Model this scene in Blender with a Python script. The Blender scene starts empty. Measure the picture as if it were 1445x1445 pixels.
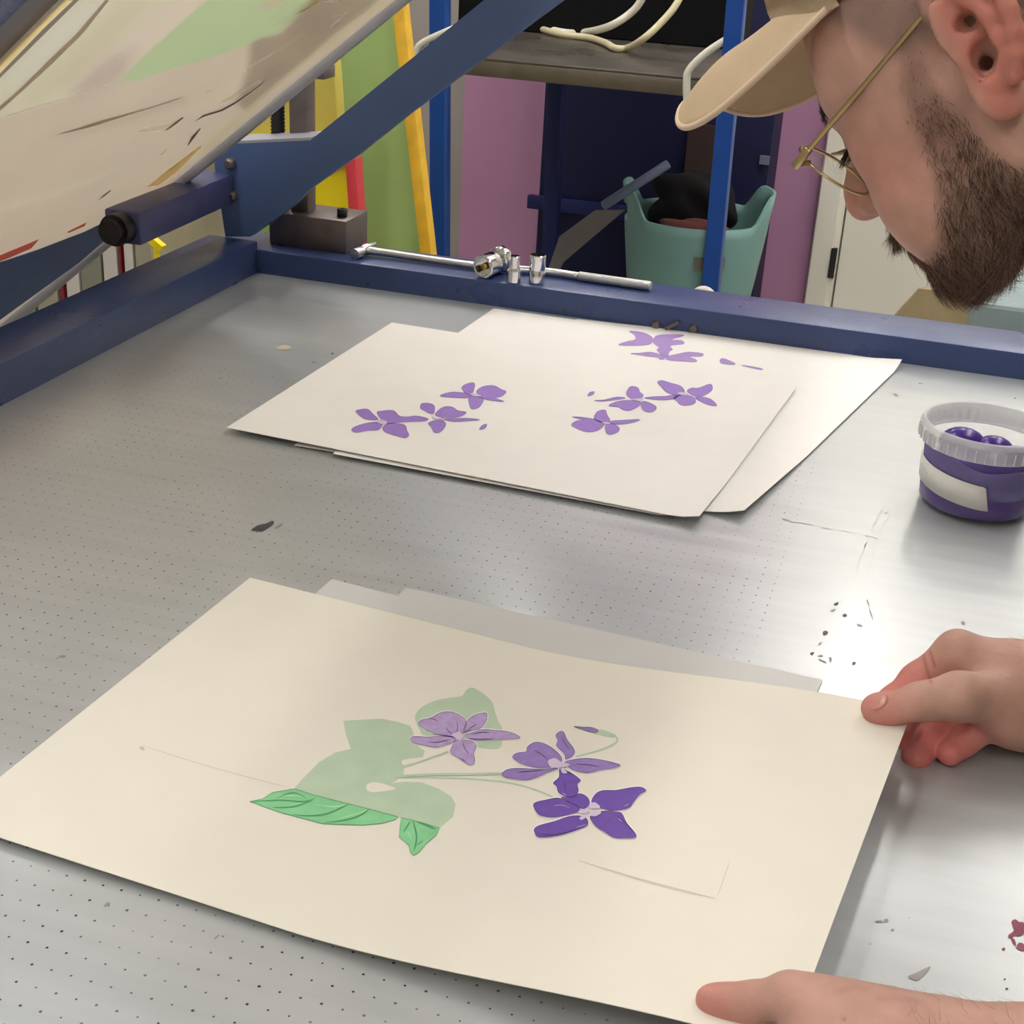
EXPOSURE = 1.15
LAMP = 12.
import bpy, bmesh, math, random
import numpy as np
from mathutils import Vector, Matrix
random.seed(7); RNG = np.random.default_rng(7)
SC = bpy.context.scene
COL = SC.collection
# ------------------------------------------------------------------ camera
FPX = 1445*1.4
PITCH, ROLL, YAW = 0.4288503727525188, 0.05567909644766924, -0.2824498278110352
C = np.array([0.4211381131452898, -0.47670328514432925, 0.44583624250754117])
def cam_axes():
    f = np.array([math.sin(YAW)*math.cos(PITCH), math.cos(YAW)*math.cos(PITCH), -math.sin(PITCH)])
    r = np.array([math.cos(YAW), -math.sin(YAW), 0.]); u = np.cross(r, f)
    return math.cos(ROLL)*r+math.sin(ROLL)*u, -math.sin(ROLL)*r+math.cos(ROLL)*u, f
AR, AU, AW = cam_axes()
def ray(x, y): return AW+AR*(x-722.5)/FPX-AU*(y-722.5)/FPX
def at(x, y, z=0.):                     # photo point -> point on the level z
    d = ray(x, y); return C+d*(z-C[2])/d[2]
def aty(x, y, Y):                       # photo point -> point on the upright plane y = Y
    d = ray(x, y); return C+d*(Y-C[1])/d[1]
def atd(x, y, dep): return C+ray(x, y)*dep
cam = bpy.data.objects.new('camera', bpy.data.cameras.new('camera')); COL.objects.link(cam)
cam.data.sensor_width = 36; cam.data.lens = 36*1.4; cam.data.clip_start = .02; cam.data.clip_end = 60
M = Matrix([[AR[i], AU[i], -AW[i], C[i]] for i in range(3)]+[[0, 0, 0, 1]])
cam.matrix_world = M; SC.camera = cam
vs = SC.view_settings; vs.view_transform = 'Standard'; vs.look = 'None'; vs.gamma = 1; vs.use_curve_mapping = False
vs.exposure = EXPOSURE if 'EXPOSURE' in globals() else 0.0
# ------------------------------------------------------------------ materials
def lin(c):
    return tuple(((v/255)/12.92 if v/255 <= .04045 else ((v/255+.055)/1.055)**2.4) for v in c)+(1.,)
def nd(nt, t, **kw):
    n = nt.nodes.new(t)
    for k, v in kw.items(): setattr(n, k, v)
    return n
def mat(name, rgb, rough=.5, metal=0., var=.06, scale=20., spec=.5, bump=0., bscale=200., rvar=0., coat=0., sss=0., trans=0., alpha=1., ior=1.45, attr=None, transl=0.):
    m = bpy.data.materials.new(name); m.use_nodes = True
    nt = m.node_tree; b = nt.nodes['Principled BSDF']; L = nt.links
    tc = nd(nt, 'ShaderNodeTexCoord')
    no = nd(nt, 'ShaderNodeTexNoise'); no.inputs['Scale'].default_value = scale; no.inputs['Detail'].default_value = 4
    L.new(tc.outputs['Object'], no.inputs['Vector'])
    mr = nd(nt, 'ShaderNodeMapRange'); mr.inputs['From Min'].default_value = .3; mr.inputs['From Max'].default_value = .7
    mr.inputs['To Min'].default_value = 1-var; mr.inputs['To Max'].default_value = 1+var
    L.new(no.outputs['Fac'], mr.inputs['Value'])
    mx = nd(nt, 'ShaderNodeMix', data_type='RGBA', blend_type='MULTIPLY'); mx.inputs['Factor'].default_value = 1
    if attr:
        at_ = nd(nt, 'ShaderNodeAttribute'); at_.attribute_name = attr; L.new(at_.outputs['Color'], mx.inputs[6])
    else: mx.inputs[6].default_value = lin(rgb)
    L.new(mr.outputs['Result'], mx.inputs[7]); L.new(mx.outputs[2], b.inputs['Base Color'])
    b.inputs['Roughness'].default_value = rough; b.inputs['Metallic'].default_value = metal
    b.inputs['Specular IOR Level'].default_value = spec; b.inputs['IOR'].default_value = ior
    b.inputs['Coat Weight'].default_value = coat; b.inputs['Alpha'].default_value = alpha
    b.inputs['Transmission Weight'].default_value = trans
    if sss:
        b.inputs['Subsurface Weight'].default_value = sss; b.inputs['Subsurface Radius'].default_value = (1., .35, .2); b.inputs['Subsurface Scale'].default_value = .006
    if transl:
        tl = nd(nt, 'ShaderNodeBsdfTranslucent'); L.new(mx.outputs[2], tl.inputs[0]); ms = nd(nt, 'ShaderNodeMixShader'); ms.inputs[0].default_value = transl
        L.new(b.outputs[0], ms.inputs[1]); L.new(tl.outputs[0], ms.inputs[2]); L.new(ms.outputs[0], nt.nodes['Material Output'].inputs['Surface'])
    if rvar:
        n3 = nd(nt, 'ShaderNodeTexNoise'); n3.inputs['Scale'].default_value = scale*.6; n3.inputs['Detail'].default_value = 5
        L.new(tc.outputs['Object'], n3.inputs['Vector'])
        m3 = nd(nt, 'ShaderNodeMapRange'); m3.inputs['To Min'].default_value = max(0.02, rough-rvar); m3.inputs['To Max'].default_value = min(1, rough+rvar)
        m3.inputs['From Min'].default_value = .3; m3.inputs['From Max'].default_value = .7
        L.new(n3.outputs['Fac'], m3.inputs['Value']); L.new(m3.outputs['Result'], b.inputs['Roughness'])
    if bump:
        n2 = nd(nt, 'ShaderNodeTexNoise'); n2.inputs['Scale'].default_value = bscale; n2.inputs['Detail'].default_value = 3
        L.new(tc.outputs['Object'], n2.inputs['Vector'])
        bp = nd(nt, 'ShaderNodeBump'); bp.inputs['Strength'].default_value = bump; bp.inputs['Distance'].default_value = .002
        L.new(n2.outputs['Fac'], bp.inputs['Height']); L.new(bp.outputs['Normal'], b.inputs['Normal'])
    return m
def emat(name, rgb, strength):
    m = bpy.data.materials.new(name); m.use_nodes = True
    b = m.node_tree.nodes['Principled BSDF']; b.inputs['Base Color'].default_value = lin(rgb)
    b.inputs['Emission Color'].default_value = lin(rgb); b.inputs['Emission Strength'].default_value = strength
    return m
# ------------------------------------------------------------------ object helpers
def link(name, me, mats=None, parent=None, smooth=False):
    o = bpy.data.objects.new(name, me); COL.objects.link(o)
    for m in ([] if mats is None else (mats if isinstance(mats, (list, tuple)) else [mats])): me.materials.append(m)
    if parent is not None: o.parent = parent; o.matrix_parent_inverse = parent.matrix_basis.inverted()
    if smooth:
        me.polygons.foreach_set('use_smooth', [True]*len(me.polygons))
    return o
def obj(name, bm, mats=None, parent=None, smooth=False, angle=None):
    me = bpy.data.meshes.new(name); bm.normal_update(); bm.to_mesh(me); bm.free()
    o = link(name, me, mats, parent, smooth or angle is not None)
    if angle is not None: me.set_sharp_from_angle(angle=math.radians(angle))
    return o
def tag(o, label=None, cat=None, group=None, kind=None):
    if label: o['label'] = label
    if cat: o['category'] = cat
    if group: o['group'] = group
    if kind: o['kind'] = kind
    return o
def thing(name, loc, label, cat, group=None):
    o = bpy.data.objects.new(name, None); COL.objects.link(o); o.location = loc; o.empty_display_size = .05
    return tag(o, label, cat, group)
def NB(): return bmesh.new()
def add_box(bm, lo, hi, mi=0, bevel=0., rot=None, piv=None):
    r = bmesh.ops.create_cube(bm, size=1.)
    vs_ = r['verts']; lo = np.array(lo, float); hi = np.array(hi, float)
    c = (lo+hi)/2; s = hi-lo
    for v in vs_: v.co = Vector((v.co.x*s[0], v.co.y*s[1], v.co.z*s[2]))
    if rot is not None:
        bmesh.ops.rotate(bm, verts=vs_, matrix=rot, cent=(0, 0, 0))
    bmesh.ops.translate(bm, verts=vs_, vec=c)
    fs = list({f for v in vs_ for f in v.link_faces})
    for f in fs: f.material_index = mi
    if bevel:
        es = list({e for v in vs_ for e in v.link_edges})
        rb = bmesh.ops.bevel(bm, geom=es, offset=bevel, segments=2, affect='EDGES', profile=.5)
        for f in rb['faces']: f.material_index = mi
def frame_for(d):
    d = np.asarray(d, float); d = d/np.linalg.norm(d)
    a = np.array([0, 0, 1.]) if abs(d[2]) < .9 else np.array([1., 0, 0])
    x = np.cross(a, d); x /= np.linalg.norm(x); return x, np.cross(d, x), d
def add_bar(bm, p, q, w, h, mi=0, bevel=0., up=None):         # a square bar from p to q
    p = np.asarray(p, float); q = np.asarray(q, float); d = q-p; L = np.linalg.norm(d)
    x, y, z = frame_for(d)
    if up is not None:
        y = np.asarray(up, float); y = y-z*(y@z); y /= np.linalg.norm(y); x = np.cross(y, z)
    Rm = Matrix([[x[i], y[i], z[i]] for i in range(3)])
    add_box(bm, (p+q)/2-np.array([w, h, L])/2, (p+q)/2+np.array([w, h, L])/2, mi, bevel, rot=Rm)
def add_tube(bm, pts, rad, seg=12, mi=0, caps=True, sub=0):
    P = np.array(pts, float); n = len(P)
    rad = np.full(n, rad, float) if np.isscalar(rad) else np.array(rad, float)
    if sub:                                                     # Catmull-Rom
        Q, R_ = [], []
        for i in range(n-1):
            p0, p1, p2, p3 = P[max(i-1, 0)], P[i], P[i+1], P[min(i+2, n-1)]
            for k in range(sub):
                t = k/sub
                Q.append(.5*((2*p1)+(-p0+p2)*t+(2*p0-5*p1+4*p2-p3)*t*t+(-p0+3*p1-3*p2+p3)*t**3)); R_.append(rad[i]*(1-t)+rad[i+1]*t)
        Q.append(P[-1]); R_.append(rad[-1]); P, rad, n = np.array(Q), np.array(R_), len(Q)
    T = np.gradient(P, axis=0); T /= np.linalg.norm(T, axis=1)[:, None]+1e-12
    x, y, _ = frame_for(T[0]); rings = []
    for i in range(n):
        x = x-T[i]*(x@T[i]); x /= np.linalg.norm(x); y = np.cross(T[i], x)
        rings.append([bm.verts.new(P[i]+rad[i]*(math.cos(a)*x+math.sin(a)*y)) for a in [2*math.pi*k/seg for k in range(seg)]])
    for i in range(n-1):
        for k in range(seg):
            f = bm.faces.new((rings[i][k], rings[i][(k+1) % seg], rings[i+1][(k+1) % seg], rings[i+1][k])); f.material_index = mi; f.smooth = True
    if caps:
        for ring, rev in ((rings[0], True), (rings[-1], False)):
            f = bm.faces.new(ring[::-1] if rev else ring); f.material_index = mi
def add_lathe(bm, prof, origin=(0, 0, 0), axis=(0, 0, 1), seg=40, mi=0, close=False):
    x, y, z = frame_for(axis); o = np.array(origin, float); rings = []
    for (r, h) in prof:
        if r < 1e-6: rings.append([bm.verts.new(o+z*h)])
        else: rings.append([bm.verts.new(o+z*h+r*(math.cos(2*math.pi*k/seg)*x+math.sin(2*math.pi*k/seg)*y)) for k in range(seg)])
    pr = list(zip(rings[:-1], rings[1:]))
    if close: pr.append((rings[-1], rings[0]))
    for a, b in pr:
        for k in range(seg):
            k2 = (k+1) % seg
            if len(a) == 1 and len(b) == 1: continue
            if len(a) == 1: f = bm.faces.new((a[0], b[k2], b[k]))
            elif len(b) == 1: f = bm.faces.new((a[k], a[k2], b[0]))
            else: f = bm.faces.new((a[k], a[k2], b[k2], b[k]))
            f.material_index = mi; f.smooth = True
def add_prism(bm, pts, vec, mi=0):                              # a polygon in space pushed along vec
    pts = [np.asarray(p, float) for p in pts]; vec = np.asarray(vec, float)
    a = [bm.verts.new(p) for p in pts]; b = [bm.verts.new(p+vec) for p in pts]
    n = len(pts); fs = [bm.faces.new(a), bm.faces.new(b[::-1])]
    for i in range(n): fs.append(bm.faces.new((a[i], b[i], b[(i+1) % n], a[(i+1) % n])))
    for f in fs: f.material_index = mi
    bmesh.ops.recalc_face_normals(bm, faces=fs)
    big = [f for f in fs if len(f.verts) > 4]
    if big: bmesh.ops.triangulate(bm, faces=big)
def smooth_poly(pts, sub=3):
    P = np.array(pts, float); n = len(P); out = []
    for i in range(n):
        p0, p1, p2, p3 = P[i-1], P[i], P[(i+1) % n], P[(i+2) % n]
        for k in range(sub):
            t = k/sub
            out.append(.5*((2*p1)+(-p0+p2)*t+(2*p0-5*p1+4*p2-p3)*t*t+(-p0+3*p1-3*p2+p3)*t**3))
    return np.array(out)
def crop(ox, oy, s, pts): return [(ox+x/s, oy+y/s) for x, y in pts]
def decal(bm, pts3, mi, maxedge=None):                          # a printed or stained patch lying on a surface
    b2 = bmesh.new(); vs_ = [b2.verts.new(p) for p in pts3]; f = b2.faces.new(vs_)
    bmesh.ops.triangulate(b2, faces=[f])
    if maxedge:
        for _ in range(4):
            es = [e for e in b2.edges if e.calc_length() > maxedge]
            if not es: break
            bmesh.ops.subdivide_edges(b2, edges=es, cuts=1); bmesh.ops.triangulate(b2, faces=b2.faces[:])
    mp = {v: bm.verts.new(v.co) for v in b2.verts}
    for f in b2.faces:
        try: g = bm.faces.new([mp[v] for v in f.verts]); g.material_index = mi
        except ValueError: pass
    b2.free()
def stroke_poly(pts, w, closed=False):                          # list of quads along a polyline (2-D)
    P = np.array(pts, float); n = len(P); T = np.zeros_like(P)
    for i in range(n):
        a = P[(i-1) % n] if (closed or i > 0) else P[i]; b = P[(i+1) % n] if (closed or i < n-1) else P[i]
        T[i] = (b-a)/(np.linalg.norm(b-a)+1e-9)
    N = np.stack([-T[:, 1], T[:, 0]], 1); w = np.broadcast_to(np.asarray(w, float), (n,))
    A = P+N*w[:, None]/2; B = P-N*w[:, None]/2; out = []
    for i in range(n if closed else n-1):
        j = (i+1) % n; out.append([A[i], A[j], B[j], B[i]])
    return out
# ------------------------------------------------------------------ shared materials
M_BLUE = mat('navy_enamel', (62, 78, 124), .3, 0, .04, 30, .5, bump=.22, bscale=320, rvar=.04)
M_BLUE_ARM = mat('navy_enamel_arm', (80, 102, 146), .42, 0, .04, 18, .5, bump=.03)
M_STEEL = mat('dull_steel', (120, 110, 108), .42, .75, .16, 40, bump=.05)
M_STEEL_D = mat('oiled_dark_steel', (52, 48, 48), .45, .6, .2, 60)
M_CHROME = mat('chrome', (222, 222, 226), .12, 1., .03, 20)
M_SATIN = mat('satin_chrome', (212, 212, 212), .3, 1., .05, 40)
M_ALU = mat('frame_aluminium', (176, 177, 186), .42, .35, .06, 60)
M_WHITE = mat('white_paint', (226, 222, 210), .5, 0, .03, 6)
FLOOR_Z = -.85
# ------------------------------------------------------------------ vacuum bed (perforated sheet)
def bed_material():
    m = bpy.data.materials.new('perforated_bed'); m.use_nodes = True; nt = m.node_tree; L = nt.links
    b = nt.nodes['Principled BSDF']; tc = nd(nt, 'ShaderNodeTexCoord')
    sep = nd(nt, 'ShaderNodeSeparateXYZ'); L.new(tc.outputs['Object'], sep.inputs[0])
    def math_(op, a, b_=None, c=None):
        n = nd(nt, 'ShaderNodeMath', operation=op)
        for i, v in enumerate((a, b_, c)):
            if v is None: continue
            if isinstance(v, (int, float)): n.inputs[i].default_value = v
            else: L.new(v, n.inputs[i])
        return n.outputs[0]
    gx, gy = .0097, .0112
    ux = math_('MULTIPLY', math_('ADD', sep.outputs[0], 10.0031), 1/gx); uy = math_('MULTIPLY', math_('ADD', sep.outputs[1], 10.0015), 1/gy)
    fx = math_('MULTIPLY', math_('SUBTRACT', math_('FRACT', ux), .5), gx); fy = math_('MULTIPLY', math_('SUBTRACT', math_('FRACT', uy), .5), gy)
    r = math_('SQRT', math_('ADD', math_('MULTIPLY', fx, fx), math_('MULTIPLY', fy, fy)))
    cv = nd(nt, 'ShaderNodeCombineXYZ'); L.new(math_('FLOOR', ux), cv.inputs[0]); L.new(math_('FLOOR', uy), cv.inputs[1])
    wn = nd(nt, 'ShaderNodeTexWhiteNoise', noise_dimensions='2D'); L.new(cv.outputs[0], wn.inputs['Vector'])
    rad = math_('MULTIPLY_ADD', wn.outputs['Value'], .00030, .00046)
    hole = math_('LESS_THAN', r, rad)
    inx = math_('MULTIPLY', math_('LESS_THAN', sep.outputs[0], .352), math_('GREATER_THAN', sep.outputs[0], -.285))
    iny = math_('MULTIPLY', math_('LESS_THAN', sep.outputs[1], .66), math_('GREATER_THAN', sep.outputs[1], -.4))
    hole = math_('MULTIPLY', hole, math_('MULTIPLY', inx, iny))
    # clogged holes are fainter
    wn2 = nd(nt, 'ShaderNodeTexNoise'); wn2.inputs['Scale'].default_value = 14; L.new(tc.outputs['Object'], wn2.inputs['Vector'])
    clog = nd(nt, 'ShaderNodeMapRange'); clog.inputs['From Min'].default_value = .35; clog.inputs['From Max'].default_value = .6; clog.inputs['To Min'].default_value = .42
    L.new(wn2.outputs['Fac'], clog.inputs['Value'])
    hole = math_('MULTIPLY', hole, clog.outputs[0])
    n1 = nd(nt, 'ShaderNodeTexNoise'); n1.inputs['Scale'].default_value = 5; n1.inputs['Detail'].default_value = 6; L.new(tc.outputs['Object'], n1.inputs['Vector'])
    mp = nd(nt, 'ShaderNodeMapping'); mp.inputs['Scale'].default_value = (3, 40, 1); mp.inputs['Rotation'].default_value = (0, 0, .5); L.new(tc.outputs['Object'], mp.inputs[0])
    n2 = nd(nt, 'ShaderNodeTexNoise'); n2.inputs['Scale'].default_value = 2; n2.inputs['Detail'].default_value = 6; L.new(mp.outputs[0], n2.inputs['Vector'])
    cr = nd(nt, 'ShaderNodeValToRGB'); cr.color_ramp.elements[0].position = .3; cr.color_ramp.elements[0].color = lin((178, 183, 185)); cr.color_ramp.elements[1].position = .7; cr.color_ramp.elements[1].color = lin((200, 203, 205))
    L.new(math_('MULTIPLY_ADD', n2.outputs['Fac'], .4, math_('MULTIPLY', n1.outputs['Fac'], .6)), cr.inputs[0])
    mx = nd(nt, 'ShaderNodeMix', data_type='RGBA'); L.new(hole, mx.inputs[0]); L.new(cr.outputs[0], mx.inputs[6]); mx.inputs[7].default_value = lin((58, 58, 60))
    L.new(mx.outputs[2], b.inputs['Base Color'])
    b.inputs['Metallic'].default_value = .40; b.inputs['Coat Weight'].default_value = .22; b.inputs['Coat Roughness'].default_value = .12
    rr = nd(nt, 'ShaderNodeMapRange'); rr.inputs['From Min'].default_value = .3; rr.inputs['From Max'].default_value = .7; rr.inputs['To Min'].default_value = .29; rr.inputs['To Max'].default_value = .37
    L.new(n2.outputs['Fac'], rr.inputs['Value']); L.new(rr.outputs[0], b.inputs['Roughness'])
    bp = nd(nt, 'ShaderNodeBump'); bp.inputs['Strength'].default_value = .03; bp.inputs['Distance'].default_value = .001; L.new(n1.outputs['Fac'], bp.inputs['Height']); L.new(bp.outputs[0], b.inputs['Normal'])
    return m
XL, XR, YB, YF = -.315, .513, .965, -.42
press = thing('screen_printing_press', (.1, .3, FLOOR_Z), 'navy blue screen printing press with a perforated grey metal bed and raised lift arm', 'printing press')
bm = NB(); add_prism(bm, [(XL, YF, 0), (.496, YF, 0), (.56, YB, 0), (XL, YB, 0)], (0, 0, -.012), 0)
M_DIRT = mat('dried_dark_ink', (70, 68, 70), .6, 0, .2, 90); M_DIRT2 = mat('grey_scuff', (150, 148, 149), .6, 0, .15, 90); M_RED_SPLAT = mat('dried_red_ink', (138, 62, 84), .5, 0, .2, 90); M_CREAMSPOT = mat('cream_spot', (206, 190, 170), .6)
def spot(pts, mi, z=.0003, sm=2): decal(bm, [at(x, y, z) for x, y in (smooth_poly(pts, sm) if sm else pts)], mi)
spot([(354, 748), (364, 741), (374, 739), (381, 736), (386, 735), (386, 739), (380, 744), (370, 750), (361, 749)], 1)
spot([(388, 744), (396, 739), (400, 739), (393, 745)], 2)
for (x, y, w, h, a, mi) in [(1180, 852, 8, 4, .4, 1), (1176, 861, 9, 3, .3, 2), (1192, 868, 6, 4, .2, 1), (1165, 893, 9, 6, .1, 1), (1157, 908, 6, 3, .7, 2), (1213, 882, 9, 3, -.3, 2),
        (1146, 922, 6, 4, .3, 1), (1158, 925, 8, 2, .1, 2), (1172, 930, 4, 7, .2, 2), (1160, 932, 12, 2, -.4, 2), (1205, 936, 6, 5, 0, 1), (1225, 850, 2, 10, .4, 2), (1229, 866, 2, 14, .35, 2),
        (1359, 879, 7, 4, -.6, 2), (1264, 557, 8, 3, -.4, 2), (1299, 541, 8, 2, 0, 2), (1432, 562, 3, 2, 0, 1), (1420, 577, 3, 2, 0, 1), (1002, 896, 6, 2, 0, 2), (1240, 1300, 12, 3, 0, 2), (1250, 1299, 7, 5, .3, 2), (1260, 1312, 4, 3, 0, 2),
        (1283, 1295, 3, 2, 0, 2), (1228, 1332, 3, 2, 0, 2), (1418, 1382, 3, 3, 0, 1), (1421, 1395, 4, 3, 0, 1), (151, 1276, 11, 4, .7, 2), (306, 1322, 12, 2, .7, 2), (88, 926, 11, 3, 0, 2), (269, 750, 9, 2, 0, 2), (428, 1307, 5, 3, -.3, 4),
        (400, 490, 22, 7, .1, 4), (443, 511, 8, 2, 0, 2), (469, 499, 4, 2, 0, 1), (33, 528, 12, 2, .1, 2), (310, 534, 6, 1.5, 0, 2)]:
    c, s = math.cos(a), math.sin(a); k = [random.uniform(.75, 1.2) for _ in range(8)]
    spot([(x+(w*.5*k[i]*math.cos(t))*c+(h*.5*k[i]*math.sin(t))*s, y-(w*.5*k[i]*math.cos(t))*s+(h*.5*k[i]*math.sin(t))*c) for i, t in enumerate([2*math.pi*j/8 for j in range(8)])], mi)
spot([(1281, 1378), (1292, 1373), (1313, 1363), (1308, 1371), (1296, 1383), (1288, 1382)], 2)
spot([(1427, 1301), (1433, 1297), (1438, 1301), (1445, 1302), (1446, 1316), (1438, 1321), (1432, 1320), (1424, 1324), (1423, 1319), (1431, 1313)], 3)
spot([(1434, 1338), (1438, 1330), (1446, 1333), (1445, 1342)], 3); spot([(1413, 1339), (1418, 1337), (1418, 1341)], 3); spot([(1426, 1322), (1432, 1326), (1434, 1334), (1430, 1332)], 3)
for pl, w in [([(1244, 716), (1236, 735), (1226, 757), (1214, 790), (1202, 820)], 2.0), ([(1256, 722), (1240, 760), (1230, 800), (1222, 825)], 1.6), ([(1105, 732), (1160, 744), (1210, 752), (1245, 760)], 2.), ([(1240, 724), (1262, 721)], 2.)]:
    for rr in range(2):
        ql = [(a[0]+(b[0]-a[0])*t+random.uniform(-1.6, 1.6), a[1]+(b[1]-a[1])*t+random.uniform(-1.2, 1.2)) for a, b in zip(pl[:-1], pl[1:]) for t in (0, .25, .5, .75)]
        for q in stroke_poly(ql, [w*random.uniform(.2, 1.) for _ in ql]):
            if random.random() < .35: spot([tuple(p) for p in q], 5, sm=0)
bed = obj('bed', bm, [bed_material(), M_DIRT, M_DIRT2, M_RED_SPLAT, M_CREAMSPOT, mat('faint_scuff', (198, 197, 198), .4, .3, .1, 200)], press); tag(bed, 'perforated grey metal bed with ink specks')
HR = .036; HB = .027
bm = NB(); add_box(bm, (XL-.06, YB, -.06), (XR+.12, YB+.078, HB), 0, .0025); obj('back_rail', bm, M_BLUE, press, angle=40)
bm = NB(); add_box(bm, (XL-.062, YF, -.06), (XL, YB+.005, HR), 0, .0025); obj('side_rail', bm, M_BLUE, press, angle=40)
bm = NB(); add_prism(bm, [(.47, YF, -.014), (.51, YF, -.014), (.575, YB, -.014), (.53, YB, -.014)], (0, 0, -.06), 0); obj('edge_rail', bm, M_STEEL_D, press, angle=40)
for (x, y) in ((XL-.03, YF+.05), (XR, YF+.05), (XL-.03, YB+.03), (XR, YB+.03)):
    bm = NB(); add_box(bm, (x-.03, y-.03, FLOOR_Z), (x+.03, y+.03, -.06), 0, .003); obj('leg', bm, M_BLUE, press, angle=40)
# catch on the inner face of the back rail
bm = NB()
for px in (926, 979): add_lathe(bm, [(0, .004), (.0035, .004), (.005, 0), (0, 0)], aty(px, 458 if px < 950 else 463, YB), (0, -1, 0), 16)
p = aty(950, 460, YB-.002); add_bar(bm, p+np.array([-.008, 0, -.004]), p+np.array([.006, 0, .006]), .006, .004, 0, .001)
obj('latch', bm, M_STEEL, press, angle=40)
# ------------------------------------------------------------------ lift arm: a thick navy plate
YA = .972; TH = .012
prof = [(300, 215), (325, 203), (438, 198), (683, 0), (860, -40), (794, 0), (699, 69), (577, 161), (505, 219), (438, 266), (411, 293), (353, 334), (318, 334)]
A3 = [aty(x, y, YA) for x, y in prof]
d_ = A3[3]-A3[2]; d_ /= np.linalg.norm(d_); d2 = A3[5]-A3[7]; d2 /= np.linalg.norm(d2); A3[3] = A3[2]+d_*.75; A3[4] = A3[7]+d2*.66; del A3[5:7]
bm = NB(); add_prism(bm, A3, (0, TH, 0), 0)
# top flange of the plate, its lit look put into a paler colour
q0, q1 = aty(326, 203, YA), aty(438, 198, YA); add_prism(bm, [q0, q1, q1+np.array([0, .05, 0]), q0+np.array([0, .05, 0])], (0, 0, .003), 1)
arm = obj('lift_arm', bm, [M_BLUE_ARM, M_ALU], press)
for (x, y) in ((326, 230), (329, 276)):
    bm = NB(); add_lathe(bm, [(0, .009), (.004, .009), (.0065, .006), (.0065, 0), (0, 0)], aty(x, y, YA), (0, -1, 0), 18); obj('bolt', bm, M_STEEL, arm, angle=40)
# hinge beam running along the side rail towards the camera
bm = NB(); e0 = aty(306, 262, YA-.002)
dirb = np.array([0., -1., 0.])
pA = aty(330, 266, YA); pB = pA+np.array([0, -.24, 0]); 
add_bar(bm, pA+np.array([-.02, 0, 0]), pA+np.array([-.02, -.20, -.004]), .040, .034, 0, .003, up=(0, 0, 1))
beam = obj('hinge_beam', bm, mat('hinge_beam_enamel', (72, 74, 116), .4, 0, .12, 30), press, angle=40)
bm = NB(); pe = pA+np.array([-.02, -.20, -.004]); add_lathe(bm, [(0, 0), (.016, 0), (.016, .016), (.0125, .016), (.0125, .024), (0, .024)], pe, (0, -1, 0), 28); obj('end_coupling', bm, M_STEEL_D, beam, angle=40)
# stop block with post, threaded rod, hex bolt
b0 = at(378, 345, HB); b1 = at(493, 356, HB)
bx0, bx1, by = b0[0], b1[0], .995
bm = NB(); add_box(bm, (bx0, by, HB), (bx1, by+.062, HB+.037), 0, .0015); blk = obj('stop_block', bm, M_STEEL, press, angle=40)
bm = NB(); hb = aty(483, 306, by+.02); add_lathe(bm, [(0, 0), (.006, 0), (.006, .01), (0.0035, .01), (.0035, .006), (0, .006)], (hb[0], by+.02, HB+.036), (0, 0, 1), 6); obj('hex_bolt', bm, M_STEEL_D, blk)
pp = aty(428, 250, by+.03)
bm = NB(); add_box(bm, (pp[0]-.011, by+.018, HB+.036), (pp[0]+.011, by+.04, .235), 0, .001); tq = aty(440, 104, by+.03); add_box(bm, (tq[0]-.012, by+.014, .213), (tq[0]+.022, by+.044, .226), 0, .001); obj('post', bm, M_STEEL, blk, angle=40)
rp = aty(392, 170, by+.03); prof_ = []
for k in range(46): prof_ += [(.0085, HB+.036+k*.004), (.0072, HB+.038+k*.004)]
bm = NB(); add_lathe(bm, [(0, HB+.036)]+prof_+[(0, HB+.036+.185)], (rp[0], by+.03, 0), (0, 0, 1), 20); obj('threaded_rod', bm, M_STEEL_D, blk)
# ------------------------------------------------------------------ raised printing screen
SA = math.atan(.835); SD = np.array([math.cos(SA), 0, math.sin(SA)]); SN = np.array([math.sin(SA), 0, -math.cos(SA)])   # along the slope / facing down to the bed
S0 = np.array([-.429, 0, .065])
def on_screen(x, y, off=0.):
    d = ray(x, y); o = S0+SN*off; t = ((o-C)@SN)/(d@SN); return C+d*t
scr = thing('printing_screen', tuple(on_screen(100, 250)), 'large raised printing screen with a beige ink-hazed mesh and pale green patch', 'printing screen')
# the far and near long edges, in metres along the slope
def su(P): return (P-S0)@SD
yfar = .915; ynear = .2762; u0, u1 = -.34, .62
yfar_at = lambda u: .878+(u+.24)*.085
def sp(u, y, off=0.): return S0+SD*u+np.array([0, y, 0])+SN*off
M_MESH = mat('hazed_mesh', (216, 202, 182), .42, 0, .05, 5, .4, transl=.6, attr='tone')
M_M = {'pale': mat('mesh_pale_wash', (226, 222, 200), .45, 0, .05, 8, transl=.65), 'pink': mat('mesh_pinkish_wash', (232, 216, 204), .45, 0, .05, 8, transl=.65), 'green': mat('mesh_green', (180, 208, 158), .45, 0, .05, 8, transl=.65), 'brown': mat('mesh_brown_stain', (158, 142, 122), .4, 0, .14, 25, transl=.65),
    'yellow': mat('mesh_yellow_tape', (250, 228, 170), .45, transl=.65), 'white': mat('mesh_scratch', (255, 252, 240), .5, transl=.65), 'dark': mat('mesh_dark_scratch', (124, 112, 102), .5), 'blue': mat('mesh_blue_patch', (66, 94, 150), .5, 0, .08, 20, transl=.3), 'red': mat('mesh_red_strip', (226, 110, 108), .5, transl=.5), 'olive': mat('mesh_olive', (206, 194, 150), .45, 0, .08, 15, transl=.65), 'mauve': mat('mesh_mauve', (190, 175, 162), .45, transl=.65)}
mkeys = list(M_M); MI = {k: i+1 for i, k in enumerate(mkeys)}
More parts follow.
